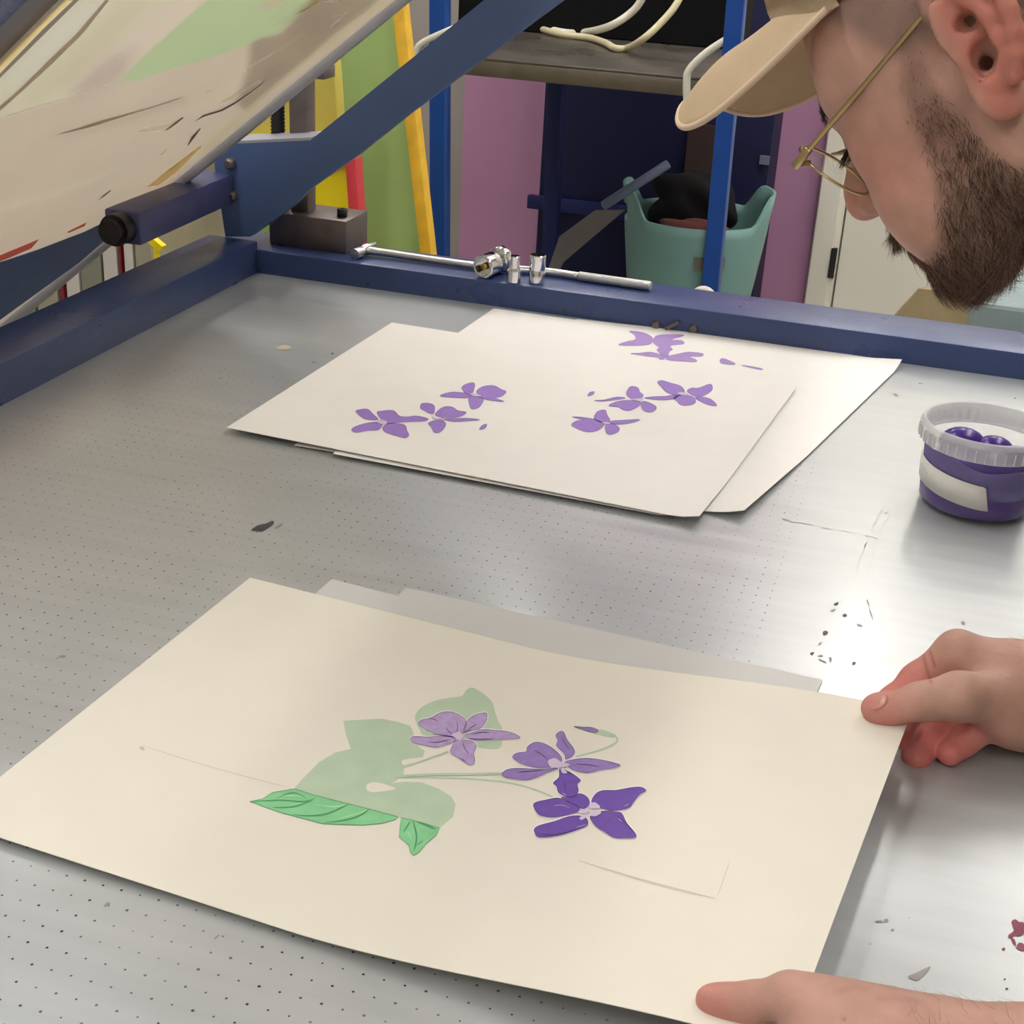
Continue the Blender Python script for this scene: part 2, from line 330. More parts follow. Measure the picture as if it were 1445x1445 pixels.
bm = NB()
def spatch(pts, key, lay=1, sm=2): decal(bm, [on_screen(x, y, .0004*lay) for x, y in (smooth_poly(pts, sm) if sm else pts)], MI[key])
K = 1445/300.
Z = lambda pts: [(x/K, y/K) for x, y in pts]
K2 = lambda pts: [(270+x/K, y/K) for x, y in pts]
SOFT = [(Z([(0, 500), (430, 40), (480, -40), (1330, -80), (1440, -40), (1250, 130), (930, 410), (830, 480), (700, 560), (480, 655), (260, 715), (40, 785), (-60, 800), (-60, 600)]), (232, 230, 212), 2.5),
    (Z([(60, 640), (260, 470), (520, 220), (760, 0), (640, -40), (300, 280), (20, 560)]), (236, 238, 228), 9), (Z([(200, 700), (480, 520), (700, 300), (1000, 20), (900, -20), (620, 240), (380, 470), (160, 660)]), (226, 222, 194), 10),
    (Z([(480, 640), (560, 520), (760, 400), (980, 200), (1200, 0), (1230, -60), (1460, -60), (1250, 130), (930, 410), (830, 480), (700, 560)]), (238, 226, 218), 9), (Z([(430, 620), (640, 440), (800, 330), (880, 330), (840, 440), (720, 560), (500, 660)]), (208, 196, 188), 11),
    (Z([(810, 550), (930, 420), (1120, 250), (1400, 0), (1500, -80), (2300, -80), (2240, 20), (2050, 120), (1960, 160), (1890, 225), (1700, 290), (1445, 390), (1200, 450), (930, 545)]), (198, 222, 180), 2.2),
    (K2([(400, 300), (450, 265), (590, 235), (690, 160), (760, 60), (850, -40), (1340, -60), (1180, 90), (1000, 220), (800, 400), (560, 600), (380, 760), (310, 700), (340, 600), (390, 450)]), (176, 164, 148), 4.5),
    (K2([(640, 200), (760, 90), (900, 20), (1000, 60), (900, 220), (700, 300)]), (160, 146, 130), 12), (K2([(470, 480), (560, 430), (640, 440), (520, 540)]), (164, 152, 138), 6),
    (K2([(560, 590), (800, 390), (1000, 220), (1330, -10), (1360, 0), (1100, 180), (860, 370), (560, 610), (300, 850), (60, 1060), (20, 1060), (250, 850)]), (214, 206, 168), 3.5),
    (K2([(440, 60), (520, 20), (640, -20), (680, -20), (600, 30), (520, 70)]), (216, 196, 184), 4), (Z([(300, 940), (600, 870), (850, 790), (1250, 650), (1260, 690), (900, 810), (600, 900)]), (206, 196, 182), 5), (Z([(0, 1400), (300, 1330), (600, 1220), (880, 1110), (600, 1250), (300, 1350), (0, 1440)]), (234, 226, 210), 4),
    (Z([(860, 1320), (1000, 1270), (1100, 1190), (1200, 1130), (1180, 1200), (1060, 1300), (900, 1380)]), (236, 214, 186), 9)]
nU, nY = 320, 220
gp = np.array([[sp(u0+(u1-u0)*i/nU, (ynear+.012)*(1-j/nY)+(yfar_at(u0+(u1-u0)*i/nU)-.004)*j/nY) for j in range(nY+1)] for i in range(nU+1)]).reshape(-1, 3)
dd = gp-C; zz_ = dd@AW; gpx = np.stack([722.5+FPX*(dd@AR)/zz_, 722.5-FPX*(dd@AU)/zz_], 1)
def pip(pts, px, py):
    r = np.zeros(len(px), bool); n = len(pts)
    for i in range(n):
        (x0, y0), (x1, y1) = pts[i], pts[(i+1) % n]
        r ^= ((y0 > py) != (y1 > py)) & (px < (x1-x0)*(py-y0)/(y1-y0+1e-9)+x0)
    return r
gcol = np.tile(np.array(lin((224, 214, 200))[:3]), (len(gp), 1))
for pts, c_, sg in SOFT:
    w_s = np.mean([pip(pts, gpx[:, 0]+dx, gpx[:, 1]+dy) for dx, dy in RNG.normal(0, sg, (14, 2))], 0)[:, None]
    gcol = gcol*(1-w_s)+np.array(lin(c_)[:3])*w_s
gcol *= np.array([.74, .715, .67])
gme = bpy.data.meshes.new('mesh_grid'); gme.from_pydata([tuple(p) for p in gp], [], [(i*(nY+1)+j, (i+1)*(nY+1)+j, (i+1)*(nY+1)+j+1, i*(nY+1)+j+1) for i in range(nU) for j in range(nY)])
gca = gme.color_attributes.new('tone', 'FLOAT_COLOR', 'POINT'); gca.data.foreach_set('color', np.concatenate([gcol, np.ones((len(gp), 1))], 1).astype(np.float32).ravel())
gme.polygons.foreach_set('use_smooth', [True]*len(gme.polygons))
for pts, key in [(Z([(0, 415), (430, 0), (500, 0), (300, 190), (0, 500), (-40, 520), (-40, 440)]), 'yellow'), (Z([(0, 755), (150, 620), (350, 440), (560, 230), (740, 5), (715, 0), (520, 230), (330, 410), (150, 590), (-20, 740)]), 'mauve'),
        (Z([(40, 785), (260, 715), (470, 655), (560, 605), (470, 665), (260, 725), (50, 790)]), 'white'), (Z([(560, 630), (640, 600), (760, 568), (650, 605), (565, 634)]), 'white'), (Z([(920, 895), (1010, 868), (1130, 850), (1180, 835), (1140, 885), (1020, 890)]), 'white'),
        (Z([(1125, 880), (1190, 830), (1240, 795), (1250, 800), (1200, 842), (1130, 890)]), 'dark'), (Z([(1275, 985), (1300, 930), (1360, 870), (1365, 876), (1310, 935), (1280, 990)]), 'dark'), (Z([(665, 1365), (700, 1330), (750, 1290), (755, 1296), (705, 1338)]), 'dark'),
        (Z([(350, 925), (600, 870), (850, 790), (1200, 680), (1250, 655), (1000, 735), (700, 815)]), 'mauve'), (Z([(1390, 630), (1445, 612), (1445, 622), (1395, 638)]), 'white'),
        (Z([(1090, 1050), (1130, 1010), (1136, 1014), (1096, 1056)]), 'white'), (Z([(1000, 1270), (1110, 1180), (1190, 1140), (1360, 990), (1370, 1000), (1200, 1170), (1080, 1260)]), 'yellow')]: spatch(pts, key, 5, 0)
for pts, key in [(K2([(350, 490), (450, 415), (570, 345), (640, 300), (780, 220), (770, 228), (640, 310), (560, 365), (450, 430), (360, 495)]), 'white'), (K2([(190, 695), (290, 660), (300, 650), (340, 620), (430, 560), (490, 520), (470, 560), (380, 615), (300, 665), (200, 700)]), 'white'),
        (K2([(20, 830), (80, 780), (200, 745), (300, 690), (420, 610), (540, 515), (430, 612), (300, 705), (210, 756), (90, 792)]), 'dark'), (K2([(918, 215), (960, 160), (1050, 90), (1060, 92), (970, 165), (925, 218)]), 'white'), (K2([(955, 112), (1070, 78), (1075, 86), (962, 118)]), 'white'), (K2([(95, 625), (140, 612), (145, 618), (100, 632)]), 'white'),
        (K2([(690, 110), (800, 40), (870, -20), (890, -20), (860, 20), (760, 80)]), 'olive'), (K2([(900, 10), (960, -10), (1000, 0), (960, 20)]), 'white')]: spatch(pts, key, 6, 0)
K3 = 1445/400.
Y3 = lambda pts: [(x/K3, 280+y/K3) for x, y in pts]
spatch(Y3([(-200, 390), (0, 325), (190, 262), (430, 170), (700, 60), (740, 20), (760, 20), (400, 330), (0, 620), (-200, 760)]), 'blue', 6, 0)  # blue patch along the lower edge of the mesh
spatch(Y3([(-200, 360), (0, 290), (200, 207), (160, 255), (0, 322), (-200, 392)]), 'red', 7, 0); spatch(Y3([(340, 172), (440, 122), (430, 142), (350, 176)]), 'red', 7, 0)
bm.from_mesh(gme); bpy.data.meshes.remove(gme)
obj('mesh', bm, [M_MESH]+[M_M[k] for k in mkeys], scr)
bm = NB()
h = .017
add_bar(bm, sp(u0, yfar_at(u0)+.005, -.004), sp(u1, yfar_at(u1)+.005, -.004), .012, .024, 0, .001, up=SN)
add_bar(bm, sp(u0, ynear-.032, -.012), sp(u1, ynear-.032, -.012), .05, .022, 1, .001, up=SN)
add_bar(bm, sp(u0-.02, ynear-.03, -.01), sp(u0-.02, yfar_at(u0)+.01, -.01), .04, .03, 0, .001, up=SN); add_bar(bm, sp(u1+.02, ynear-.03, -.01), sp(u1+.02, yfar_at(u1)+.01, -.01), .04, .03, 0, .001, up=SN)
obj('frame', bm, [M_ALU, mat('dark_frame', (112, 106, 112), .5, .2)], scr, angle=40)  # near bar darker than the other frame bars
bm = NB(); add_bar(bm, sp(u0-.1, ynear-.11, -.005), sp(u1, ynear-.11, -.005), .05, .04, 0, .002, up=SN); obj('clamp_bar', bm, M_BLUE, scr, angle=40)
for u in (-.25, .05, .4):
    bm = NB(); add_bar(bm, sp(u, ynear-.09, -.012), sp(u, ynear-.03, -.012), .03, .01, 0, .001, up=SN); obj('clamp_tab', bm, M_STEEL_D, scr)
# ------------------------------------------------------------------ paper and prints
M_PAPER = mat('white_paper', (246, 243, 240), .7, 0, .012, 30, .3); M_CREAM = mat('cream_art_paper', (232, 227, 214), .7, 0, .012, 30, .3); M_THIN = mat('thin_white_paper', (206, 206, 204), .7, 0, .012, 30, .3)  # thin sheets are greyed for thinness and for shadow together
M_INK = {'violet': mat('violet_ink', (158, 124, 208), .6, 0, .05, 150), 'violet_dark': mat('violet_ink_rim', (116, 92, 160), .6), 'violet_soft': mat('violet_ink_thin', (172, 142, 206), .6, 0, .05, 150), 'halo': mat('lilac_halo', (250, 244, 252), .7),
    'print_pale': mat('print_violet_pale', (182, 158, 206), .6, 0, .12, 220), 'print_mid': mat('print_violet_mid', (150, 124, 190), .6, 0, .1, 220), 'print_deep': mat('print_violet_deep', (110, 78, 170), .6, 0, .07, 200), 'line': mat('print_line', (70, 52, 92), .6), 'centre': mat('print_pale_centre', (214, 200, 224), .6),
    'leaf_pale': mat('print_leaf_pale', (184, 204, 178), .65, 0, .05, 60), 'leaf': mat('print_leaf_green', (136, 206, 150), .6, 0, .08, 90), 'leaf_dark': mat('print_leaf_vein', (84, 160, 108), .6), 'leaf_light': mat('print_leaf_light', (168, 224, 172), .6), 'paper': M_CREAM, 'fold': mat('paper_crease', (206, 198, 180), .8)}
IK = list(M_INK); II = {k: i+1 for i, k in enumerate(IK)}
INKS = [M_INK[k] for k in IK]
def quad_sheet(bm, c4, th=.0004, n=24, zf=None):
    # c4: four corners FL, FR, NR, NL on the table; zf(u,v) lifts
    c4 = [np.array(p, float) for p in c4]; g = [[None]*(n+1) for _ in range(n+1)]; g2 = [[None]*(n+1) for _ in range(n+1)]
    for i in range(n+1):
        for j in range(n+1):
            u, v = i/n, j/n
            p = (c4[3]*(1-u)+c4[2]*u)*(1-v)+(c4[0]*(1-u)+c4[1]*u)*v
            if zf: p = p+np.array([0, 0, zf(u, v)])
            g[i][j] = bm.verts.new(p); g2[i][j] = bm.verts.new(p-np.array([0, 0, th]))
    for i in range(n):
        for j in range(n):
            f = bm.faces.new((g[i][j], g[i+1][j], g[i+1][j+1], g[i][j+1])); f.smooth = True
            f = bm.faces.new((g2[i][j], g2[i][j+1], g2[i+1][j+1], g2[i+1][j])); f.smooth = True
    for i in range(n):
        for a, b, c, d in ((g[i][0], g2[i][0], g2[i+1][0], g[i+1][0]), (g[i][n], g[i+1][n], g2[i+1][n], g2[i][n]), (g[0][i], g[0][i+1], g2[0][i+1], g2[0][i]), (g[n][i], g2[n][i], g2[n][i+1], g[n][i+1])):
            bm.faces.new((a, b, c, d))
def inv_uv(c4, p):
    c4 = [np.array(q[:2], float) for q in c4]; u = v = .5; p = np.array(p[:2])
    for _ in range(12):
        q = (c4[3]*(1-u)+c4[2]*u)*(1-v)+(c4[0]*(1-u)+c4[1]*u)*v
        du = (c4[2]-c4[3])*(1-v)+(c4[1]-c4[0])*v; dv = (c4[0]*(1-u)+c4[1]*u)-(c4[3]*(1-u)+c4[2]*u)
        s = np.linalg.solve(np.stack([du, dv], 1), p-q); u += s[0]; v += s[1]
    return u, v
def sheet(name, px, zc, label, matl, group, prints=(), zf=None, n=24, cat='paper sheet'):
    """px: photo corners FL FR NR NL; zc: level; prints: list of (poly, ink key, layer)"""
    c4 = []
    for k, (x, y) in enumerate(px):
        z = zc
        if zf:
            uv = ((0, 1), (1, 1), (1, 0), (0, 0))[k]; z = zc+zf(*uv)
        p = at(x, y, z); p[2] = zc; c4.append(p)
    bm = NB(); quad_sheet(bm, c4, n=n, zf=zf)
    def surf(x, y, lay):
        z = zc
        for _ in range(5):
            p = at(x, y, z); 
            if zf is None: break
            u, v = inv_uv(c4, p); z = zc+zf(u, v)
        return at(x, y, z+.00012*lay)
    for poly, key, lay in prints: decal(bm, [surf(x, y, lay) for x, y in poly], II[key], .006 if zf else None)
    o = obj(name, bm, [matl]+INKS, angle=40); tag(o, label, cat, group)
    return o
PR = []                                                        # prints collected per sheet
def petal(dst, poly, key, halo=1.6, rim=None, rimw=1.2, sm=3, lay=2):
    P = smooth_poly(poly, sm)
    if halo:
        for q in stroke_poly(P, 2*halo, True): dst.append(([tuple(p) for p in q], 'halo', lay-1))
    dst.append(([tuple(p) for p in P], key, lay))
    if rim:
        for q in stroke_poly(P, rimw, True): dst.append(([tuple(p) for p in q], rim, lay+1))
def line(dst, pts, key, w, lay=4, taper=True):
    P = np.array(pts, float); n = len(P)
    # open Catmull-Rom
    Q = []
    for i in range(n-1):
        p0, p1, p2, p3 = P[max(i-1, 0)], P[i], P[i+1], P[min(i+2, n-1)]
        for k in range(4):
            t = k/4; Q.append(.5*((2*p1)+(-p0+p2)*t+(2*p0-5*p1+4*p2-p3)*t*t+(-p0+3*p1-3*p2+p3)*t**3))
    Q.append(P[-1]); m = len(Q)
    ws = [w*(min(1, .25+3*min(i, m-1-i)/m) if taper else 1) for i in range(m)]
    for q in stroke_poly(Q, ws): dst.append(([tuple(p) for p in q], key, lay))
cD = lambda p: crop(480, 530, 5.78, p)
cE = lambda p: crop(790, 530, 6.0208, p)
cF = lambda p: crop(860, 455, 6.2826, p)
cA = lambda p: crop(560, 960, 7.225, p)
cB = lambda p: crop(690, 1010, 6.0208, p)
cC = lambda p: crop(340, 960, 4.5156, p)
top = []
for p in [[(130, 285), (220, 272), (265, 310), (310, 355), (270, 362), (200, 350), (150, 315)], [(300, 300), (340, 288), (435, 285), (485, 330), (560, 335), (620, 328), (715, 350), (690, 370), (560, 375), (470, 380), (380, 390), (330, 350)],
        [(92, 440), (130, 412), (230, 385), (330, 378), (340, 410), (310, 442), (220, 448), (130, 462)], [(345, 430), (380, 395), (460, 390), (530, 405), (545, 450), (562, 485), (530, 508), (460, 490), (380, 465)],
        [(665, 228), (720, 225), (768, 245), (765, 305), (735, 310), (690, 285), (655, 265)], [(775, 320), (810, 275), (860, 252), (920, 258), (960, 285), (1028, 298), (1000, 325), (930, 342), (830, 340)], [(845, 355), (960, 350), (1050, 348), (1140, 360), (1050, 368), (930, 375)],
        [(718, 390), (760, 370), (830, 362), (862, 395), (840, 440), (800, 467), (765, 460), (745, 420)], [(990, 100), (1030, 68), (1095, 60), (1090, 120), (1070, 150), (1030, 145)], [(812, 165), (900, 135), (990, 138), (1060, 155), (1040, 180), (930, 178)],
        [(1110, 130), (1160, 90), (1250, 80), (1310, 110), (1355, 132), (1320, 168), (1270, 185), (1340, 210), (1260, 205), (1180, 190), (1140, 160)], [(1050, 180), (1090, 160), (1165, 185), (1160, 220), (1130, 260), (1075, 272), (1055, 235)], [(1135, 435), (1160, 405), (1195, 395), (1185, 425), (1150, 440)]]: petal(top, cD(p), 'violet', .9, 'violet_dark', .5)
for p in [[(300, 372), (340, 358), (385, 378), (360, 395), (325, 392)], [(745, 320), (775, 345), (870, 342), (800, 360), (760, 362)], [(1060, 150), (1100, 145), (1150, 165), (1100, 170)]]: petal(top, cD(p), 'centre', 0, lay=5)
for p in [[(830, 55), (870, 42), (950, 65), (1030, 90), (1060, 140), (1000, 165), (910, 140), (865, 95)], [(1080, 130), (1120, 105), (1180, 105), (1280, 70), (1295, 120), (1240, 160), (1180, 180), (1120, 160)], [(965, 185), (1060, 165), (1130, 180), (1155, 220), (1120, 245), (1040, 252), (1000, 220)],
        [(1150, 185), (1230, 185), (1290, 205), (1335, 255), (1260, 245), (1190, 215)], [(720, 190), (800, 178), (900, 175), (960, 165), (1010, 175), (950, 200), (840, 205)], [(565, 160), (590, 100), (630, 92), (665, 105), (680, 140), (708, 165), (690, 190), (620, 200)],
        [(415, 255), (480, 222), (580, 210), (680, 225), (670, 260), (590, 298), (530, 285), (500, 265)], [(695, 225), (740, 222), (815, 260), (810, 295), (760, 310), (700, 285)], [(295, 210), (380, 205), (480, 182), (560, 190), (480, 205), (350, 218)],
        [(290, 365), (320, 305), (385, 292), (400, 330), (425, 375), (415, 400), (350, 400)], [(105, 350), (180, 352), (290, 370), (370, 400), (370, 430), (320, 465), (250, 478), (180, 462), (100, 420), (140, 385), (200, 378), (150, 362)], [(385, 430), (420, 405), (500, 435), (498, 475), (440, 500), (400, 490)],
        [(440, 385), (540, 378), (680, 372), (600, 400), (500, 412), (440, 405)], [(238, 175), (250, 145), (290, 135), (285, 160)]]: petal(top, cE(p), 'violet', .9, 'violet_dark', .5)
for p in [[(1000, 150), (1040, 140), (1100, 155), (1060, 168)], [(600, 205), (660, 195), (710, 190), (690, 215)], [(350, 400), (390, 395), (430, 405), (400, 412)]]: petal(top, cE(p), 'centre', 0, lay=5)
far = []
for p in [[(80, 198), (150, 170), (230, 150), (220, 110), (175, 78), (250, 80), (330, 100), (385, 140), (370, 185), (300, 200), (200, 205)], [(390, 180), (400, 130), (450, 110), (560, 105), (660, 110), (640, 125), (580, 140), (560, 155), (640, 160), (660, 188), (560, 200), (540, 215), (560, 240), (530, 260), (520, 300), (470, 290), (440, 265), (420, 240), (440, 220)],
        [(190, 275), (260, 272), (360, 262), (440, 280), (510, 300), (480, 325), (440, 325), (440, 310), (330, 298)], [(520, 300), (600, 280), (700, 262), (825, 275), (815, 297), (700, 302), (760, 325), (770, 347), (650, 342), (510, 330)], [(980, 330), (1010, 318), (1080, 345), (1118, 368), (1050, 370), (990, 358)], [(1170, 378), (1250, 388), (1350, 408), (1345, 418), (1260, 402)]]: petal(far, cF(p), 'violet_soft', .7, 'violet', .4)
G1 = 'loose prints stacked at the back of the bed'
Z0 = .0012
sheet('paper_sheet', [(814, 450), (1262, 498), (1048, 716), (640, 640)], Z0, 'white sheet at the bottom of the back stack, far edge along the rail', M_PAPER, G1)
curl = lambda u, v: .006*max(0, (u-.9)/.1)**2*max(0, 1-v*3)+.006*max(0, (v-.93)/.07)**2*max(0, (u-.85)/.15)
sheet('art_print', [(697, 435), (1273, 507), (1050, 720), (415, 628)], Z0+.0008, 'white print with a violet motif beside the rail, under the top print', M_PAPER, G1, far, zf=curl, n=32)
sheet('paper_sheet', [(640, 470), (1085, 545), (935, 727), (470, 640)], Z0+.0022, 'white sheet under the top print showing only a sliver at the near edge', M_PAPER, G1)
tcurl = lambda u, v: .004*max(0, (u-.94)/.06)**2*max(0, 1-v*4)
sheet('art_print', [(553, 455), (1125, 545), (987, 728), (320, 603)], Z0+.0042, 'top print of the back stack with two groups of flat violet flowers', M_PAPER, G1, top, zf=tcurl, n=32)
# ---- front print
fr = []
pale = cC([(652, 258), (780, 250), (900, 245), (1000, 265), (1080, 290), (1105, 350), (1130, 420), (1172, 450), (1160, 490), (1080, 497), (1035, 505), (1020, 522), (1040, 545), (1035, 600), (985, 640), (950, 655), (1050, 645), (1150, 650), (1260, 690), (1340, 740), (1368, 790), (1350, 870), (1265, 940), (1150, 905), (1000, 870), (820, 820), (640, 775), (480, 735), (340, 690), (400, 620), (500, 520), (600, 460), (700, 437), (670, 350)])
fr.append((pale, 'leaf_pale', 1))
fr.append((smooth_poly(cC([(798, 680), (815, 655), (870, 650), (940, 670), (985, 690), (930, 705), (850, 714), (810, 705)])).tolist(), 'paper', 2))
petal(fr, cA([(185, 390), (215, 310), (290, 250), (400, 205), (520, 180), (660, 160), (700, 110), (750, 75), (800, 85), (900, 150), (975, 225), (1000, 320), (1040, 430), (1075, 500), (1070, 650), (1020, 700), (860, 690), (600, 640), (300, 570), (240, 520)]), 'leaf_pale', 0, lay=1)
line(fr, cC([(1030, 550), (1150, 515), (1320, 455)]), 'leaf_pale', 2.6, 2, False); line(fr, cC([(985, 612), (1200, 600), (1445, 598), (1800, 590)]), 'leaf_pale', 3.4, 3, False); line(fr, cC([(1000, 618), (1300, 622), (1445, 628)])+cB([(0, 550), (120, 562), (280, 595), (420, 640), (540, 690)]), 'leaf_pale', 2.6, 1, False)
line(fr, cB([(740, 348), (850, 320), (975, 280), (1060, 240), (1090, 208), (1070, 172), (985, 148), (905, 135)]), 'leaf_pale', 2.4, 1, False); petal(fr, cB([(890, 150), (930, 115), (1000, 130), (1080, 165), (1050, 185), (970, 170)]), 'leaf_pale', 0, lay=1)
line(fr, cC([(520, 560), (640, 545), (760, 590), (900, 600)]), 'leaf_light', 1.6, 2) if False else None
petal(fr, cC([(55, 770), (140, 755), (200, 715), (340, 690), (480, 735), (640, 775), (820, 820), (1000, 870), (985, 885), (900, 910), (780, 922), (640, 918), (520, 912), (400, 880), (280, 850), (150, 805)]), 'leaf', 0, 'leaf_dark', .7, 1, lay=2)
petal(fr, cC([(1020, 875), (1150, 905), (1265, 940), (1245, 985), (1170, 1050), (1130, 1100), (1100, 1115), (1080, 1095), (1070, 1050), (1010, 1000), (1015, 930)]), 'leaf', 0, 'leaf_dark', .7, 1, lay=2)
for p, w in [([(60, 772), (250, 762), (400, 772), (480, 748)], 1.4), ([(200, 810), (330, 805), (440, 770)], 1.6), ([(330, 855), (450, 862), (560, 845), (690, 785)], 1.8), ([(540, 905), (660, 890), (760, 860), (815, 820)], 1.8), ([(1095, 890), (1120, 1000), (1100, 1090)], 2.4), ([(1080, 895), (1035, 970)], 1.6), ([(1120, 900), (1180, 920), (1240, 950)], 3), ([(1160, 1020), (1120, 1050)], 1.4), ([(230, 750), (330, 715), (420, 750)], 1.2)]: line(fr, cC(p), 'leaf_dark', w, 4)
for p, w in [([(200, 742), (330, 735), (430, 745)], 2), ([(450, 790), (590, 805), (690, 788)], 2), ([(620, 880), (740, 850), (810, 825)], 2), ([(1060, 960), (1085, 1010)], 2.2)]: line(fr, cC(p), 'leaf_light', w, 3)
P1 = [[(215, 435), (260, 400), (340, 385), (430, 335), (520, 318), (600, 335), (670, 375), (705, 420), (690, 480), (655, 545), (600, 575), (500, 560), (400, 545), (330, 515), (270, 480)], [(715, 415), (770, 365), (840, 338), (915, 332), (915, 390), (890, 450), (840, 495), (760, 515), (680, 535), (700, 470)],
      [(690, 560), (780, 530), (880, 500), (1000, 508), (1150, 525), (1260, 582), (1150, 598), (1000, 602), (860, 612), (760, 605)], [(140, 605), (165, 572), (300, 578), (450, 570), (590, 585), (590, 620), (520, 650), (400, 680), (280, 660), (190, 640)], [(600, 620), (680, 610), (760, 620), (812, 665), (785, 740), (795, 820), (770, 860), (710, 850), (640, 800), (560, 750), (545, 710), (570, 660)]]
for p in P1: petal(fr, cA(p), 'print_pale', 1.4, 'line', .5, lay=4)
for p in [[(330, 390), (380, 395), (420, 425)], [(500, 480), (530, 520), (590, 560)], [(610, 420), (620, 480), (600, 540)], [(400, 555), (500, 565), (600, 580)], [(330, 625), (420, 630), (540, 600)], [(670, 620), (690, 690), (730, 745)], [(650, 790), (700, 830)], [(760, 550), (860, 530), (950, 535)], [(720, 590), (860, 600), (1000, 590)], [(740, 490), (790, 460), (810, 445)], [(655, 545), (700, 520), (760, 500)]]: line(fr, cA(p), 'line', .9, 6)
petal(fr, cA([(560, 550), (600, 535), (640, 520), (665, 550), (690, 570), (660, 595), (650, 620), (610, 600)]), 'centre', 0, lay=7)
P2 = [[(200, 350), (240, 315), (315, 305), (325, 265), (385, 225), (460, 232), (540, 275), (600, 330), (620, 385), (560, 430), (480, 440), (380, 438), (270, 405)], [(108, 495), (160, 455), (260, 445), (380, 452), (500, 450), (590, 445), (500, 480), (420, 515), (320, 545), (210, 535), (140, 525)],
      [(568, 165), (600, 135), (635, 138), (660, 200), (710, 265), (728, 310), (700, 350), (650, 370), (645, 330), (600, 285), (572, 250), (585, 210)], [(640, 400), (700, 375), (820, 360), (930, 370), (1050, 395), (1118, 420), (1050, 445), (940, 460), (840, 485), (760, 475), (690, 445)]]
for p in P2: petal(fr, cB(p), 'print_mid', 1.4, 'line', .5, lay=4)
P3 = [[(600, 450), (660, 465), (730, 505), (780, 550), (750, 580), (760, 640), (720, 690), (640, 680), (590, 650), (575, 600), (545, 570), (595, 520)], [(610, 690), (700, 690), (770, 660), (830, 685), (855, 730), (840, 770), (790, 790), (700, 740)], [(380, 745), (480, 715), (580, 697), (650, 720), (760, 770), (760, 815), (680, 840), (560, 862), (450, 850), (400, 815)],
      [(385, 960), (430, 930), (560, 895), (680, 855), (780, 850), (835, 880), (835, 930), (760, 965), (620, 1010), (500, 1030), (415, 1028), (390, 995)], [(870, 730), (900, 670), (960, 635), (1080, 632), (1200, 610), (1290, 605), (1335, 635), (1280, 670), (1230, 730), (1190, 780), (1080, 805), (960, 790), (900, 760)], [(855, 860), (900, 850), (960, 810), (1080, 815), (1130, 830), (1170, 910), (1245, 1000), (1240, 1035), (1160, 1040), (1060, 1035), (980, 985), (910, 940)]]
for p in P3: petal(fr, cB(p), 'print_deep', 1.4, 'line', .5, lay=4)
for p in [[(380, 290), (450, 330), (500, 380)], [(240, 480), (340, 470), (450, 465)], [(620, 190), (650, 240), (680, 280)], [(740, 410), (840, 415), (940, 435)], [(640, 450), (700, 500)], [(640, 560), (650, 640)], [(1090, 850), (1150, 900), (1230, 990)], [(420, 1000), (560, 1010), (760, 960)]]: line(fr, cB(p), 'line', .9, 6)
for p in [[(545, 765), (620, 760), (690, 785)], [(740, 950), (790, 935), (830, 925)], [(1100, 870), (1130, 900)], [(1150, 770), (1190, 745)], [(620, 655), (660, 675)]]: line(fr, cB(p), 'print_pale', 1.2, 6)
for p in [[(500, 385), (560, 360), (610, 390), (690, 415), (640, 435), (590, 440), (530, 440)], [(610, 450), (640, 455), (665, 485), (625, 488)], [(760, 810), (820, 790), (860, 800), (830, 825), (780, 830)], [(860, 750), (900, 735), (945, 775), (900, 790), (860, 780)], [(870, 800), (955, 820), (900, 855), (860, 840)], [(770, 865), (830, 830), (820, 865), (785, 885)]]: petal(fr, cB(p), 'centre', 0, lay=7)
petal(fr, cB([(720, 90), (790, 95), (870, 98), (930, 125), (880, 140), (800, 115)]), 'print_mid', .8, 'line', .6, lay=4)
line(fr, [(200, 1052), (300, 1083), (410, 1112)], 'fold', 1.0, 1); line(fr, [(815, 1214), (900, 1240), (960, 1256), (1010, 1268)], 'fold', 3.0, 1); line(fr, [(1012, 1266), (1030, 1215)], 'fold', 1.2, 1); line(fr, [(197, 1054), (204, 1058)], 'fold', 5, 1)
G2 = 'sheets under the large front print'
sheet('paper_sheet', [(573, 829), (1161, 959), (1060, 1180), (400, 1020)], Z0, 'lower thin white sheet sticking out behind the large front print', M_THIN, G2)
sheet('paper_sheet', [(468, 817), (1150, 990), (1010, 1268), (197, 1055)], Z0+.0012, 'thin white sheet whose left corner shows behind the large front print', M_THIN, G2)
def lift(u, v):
    t = max(0., min(1., (u-.45)/.55)); s = t*t*(3-2*t)
    e = max(0., (.12-v)/.12)*max(0, (u-.75)/.25)
    return .021*s+.0*e
FRONT = sheet('art_print', [(353, 815), (1287, 1003), (1108, 1481), (-76, 1157)], Z0+.0030, 'large cream print of purple violets and green leaves, held at its right edge', M_CREAM, None, fr, zf=lift, n=48, cat='art print')
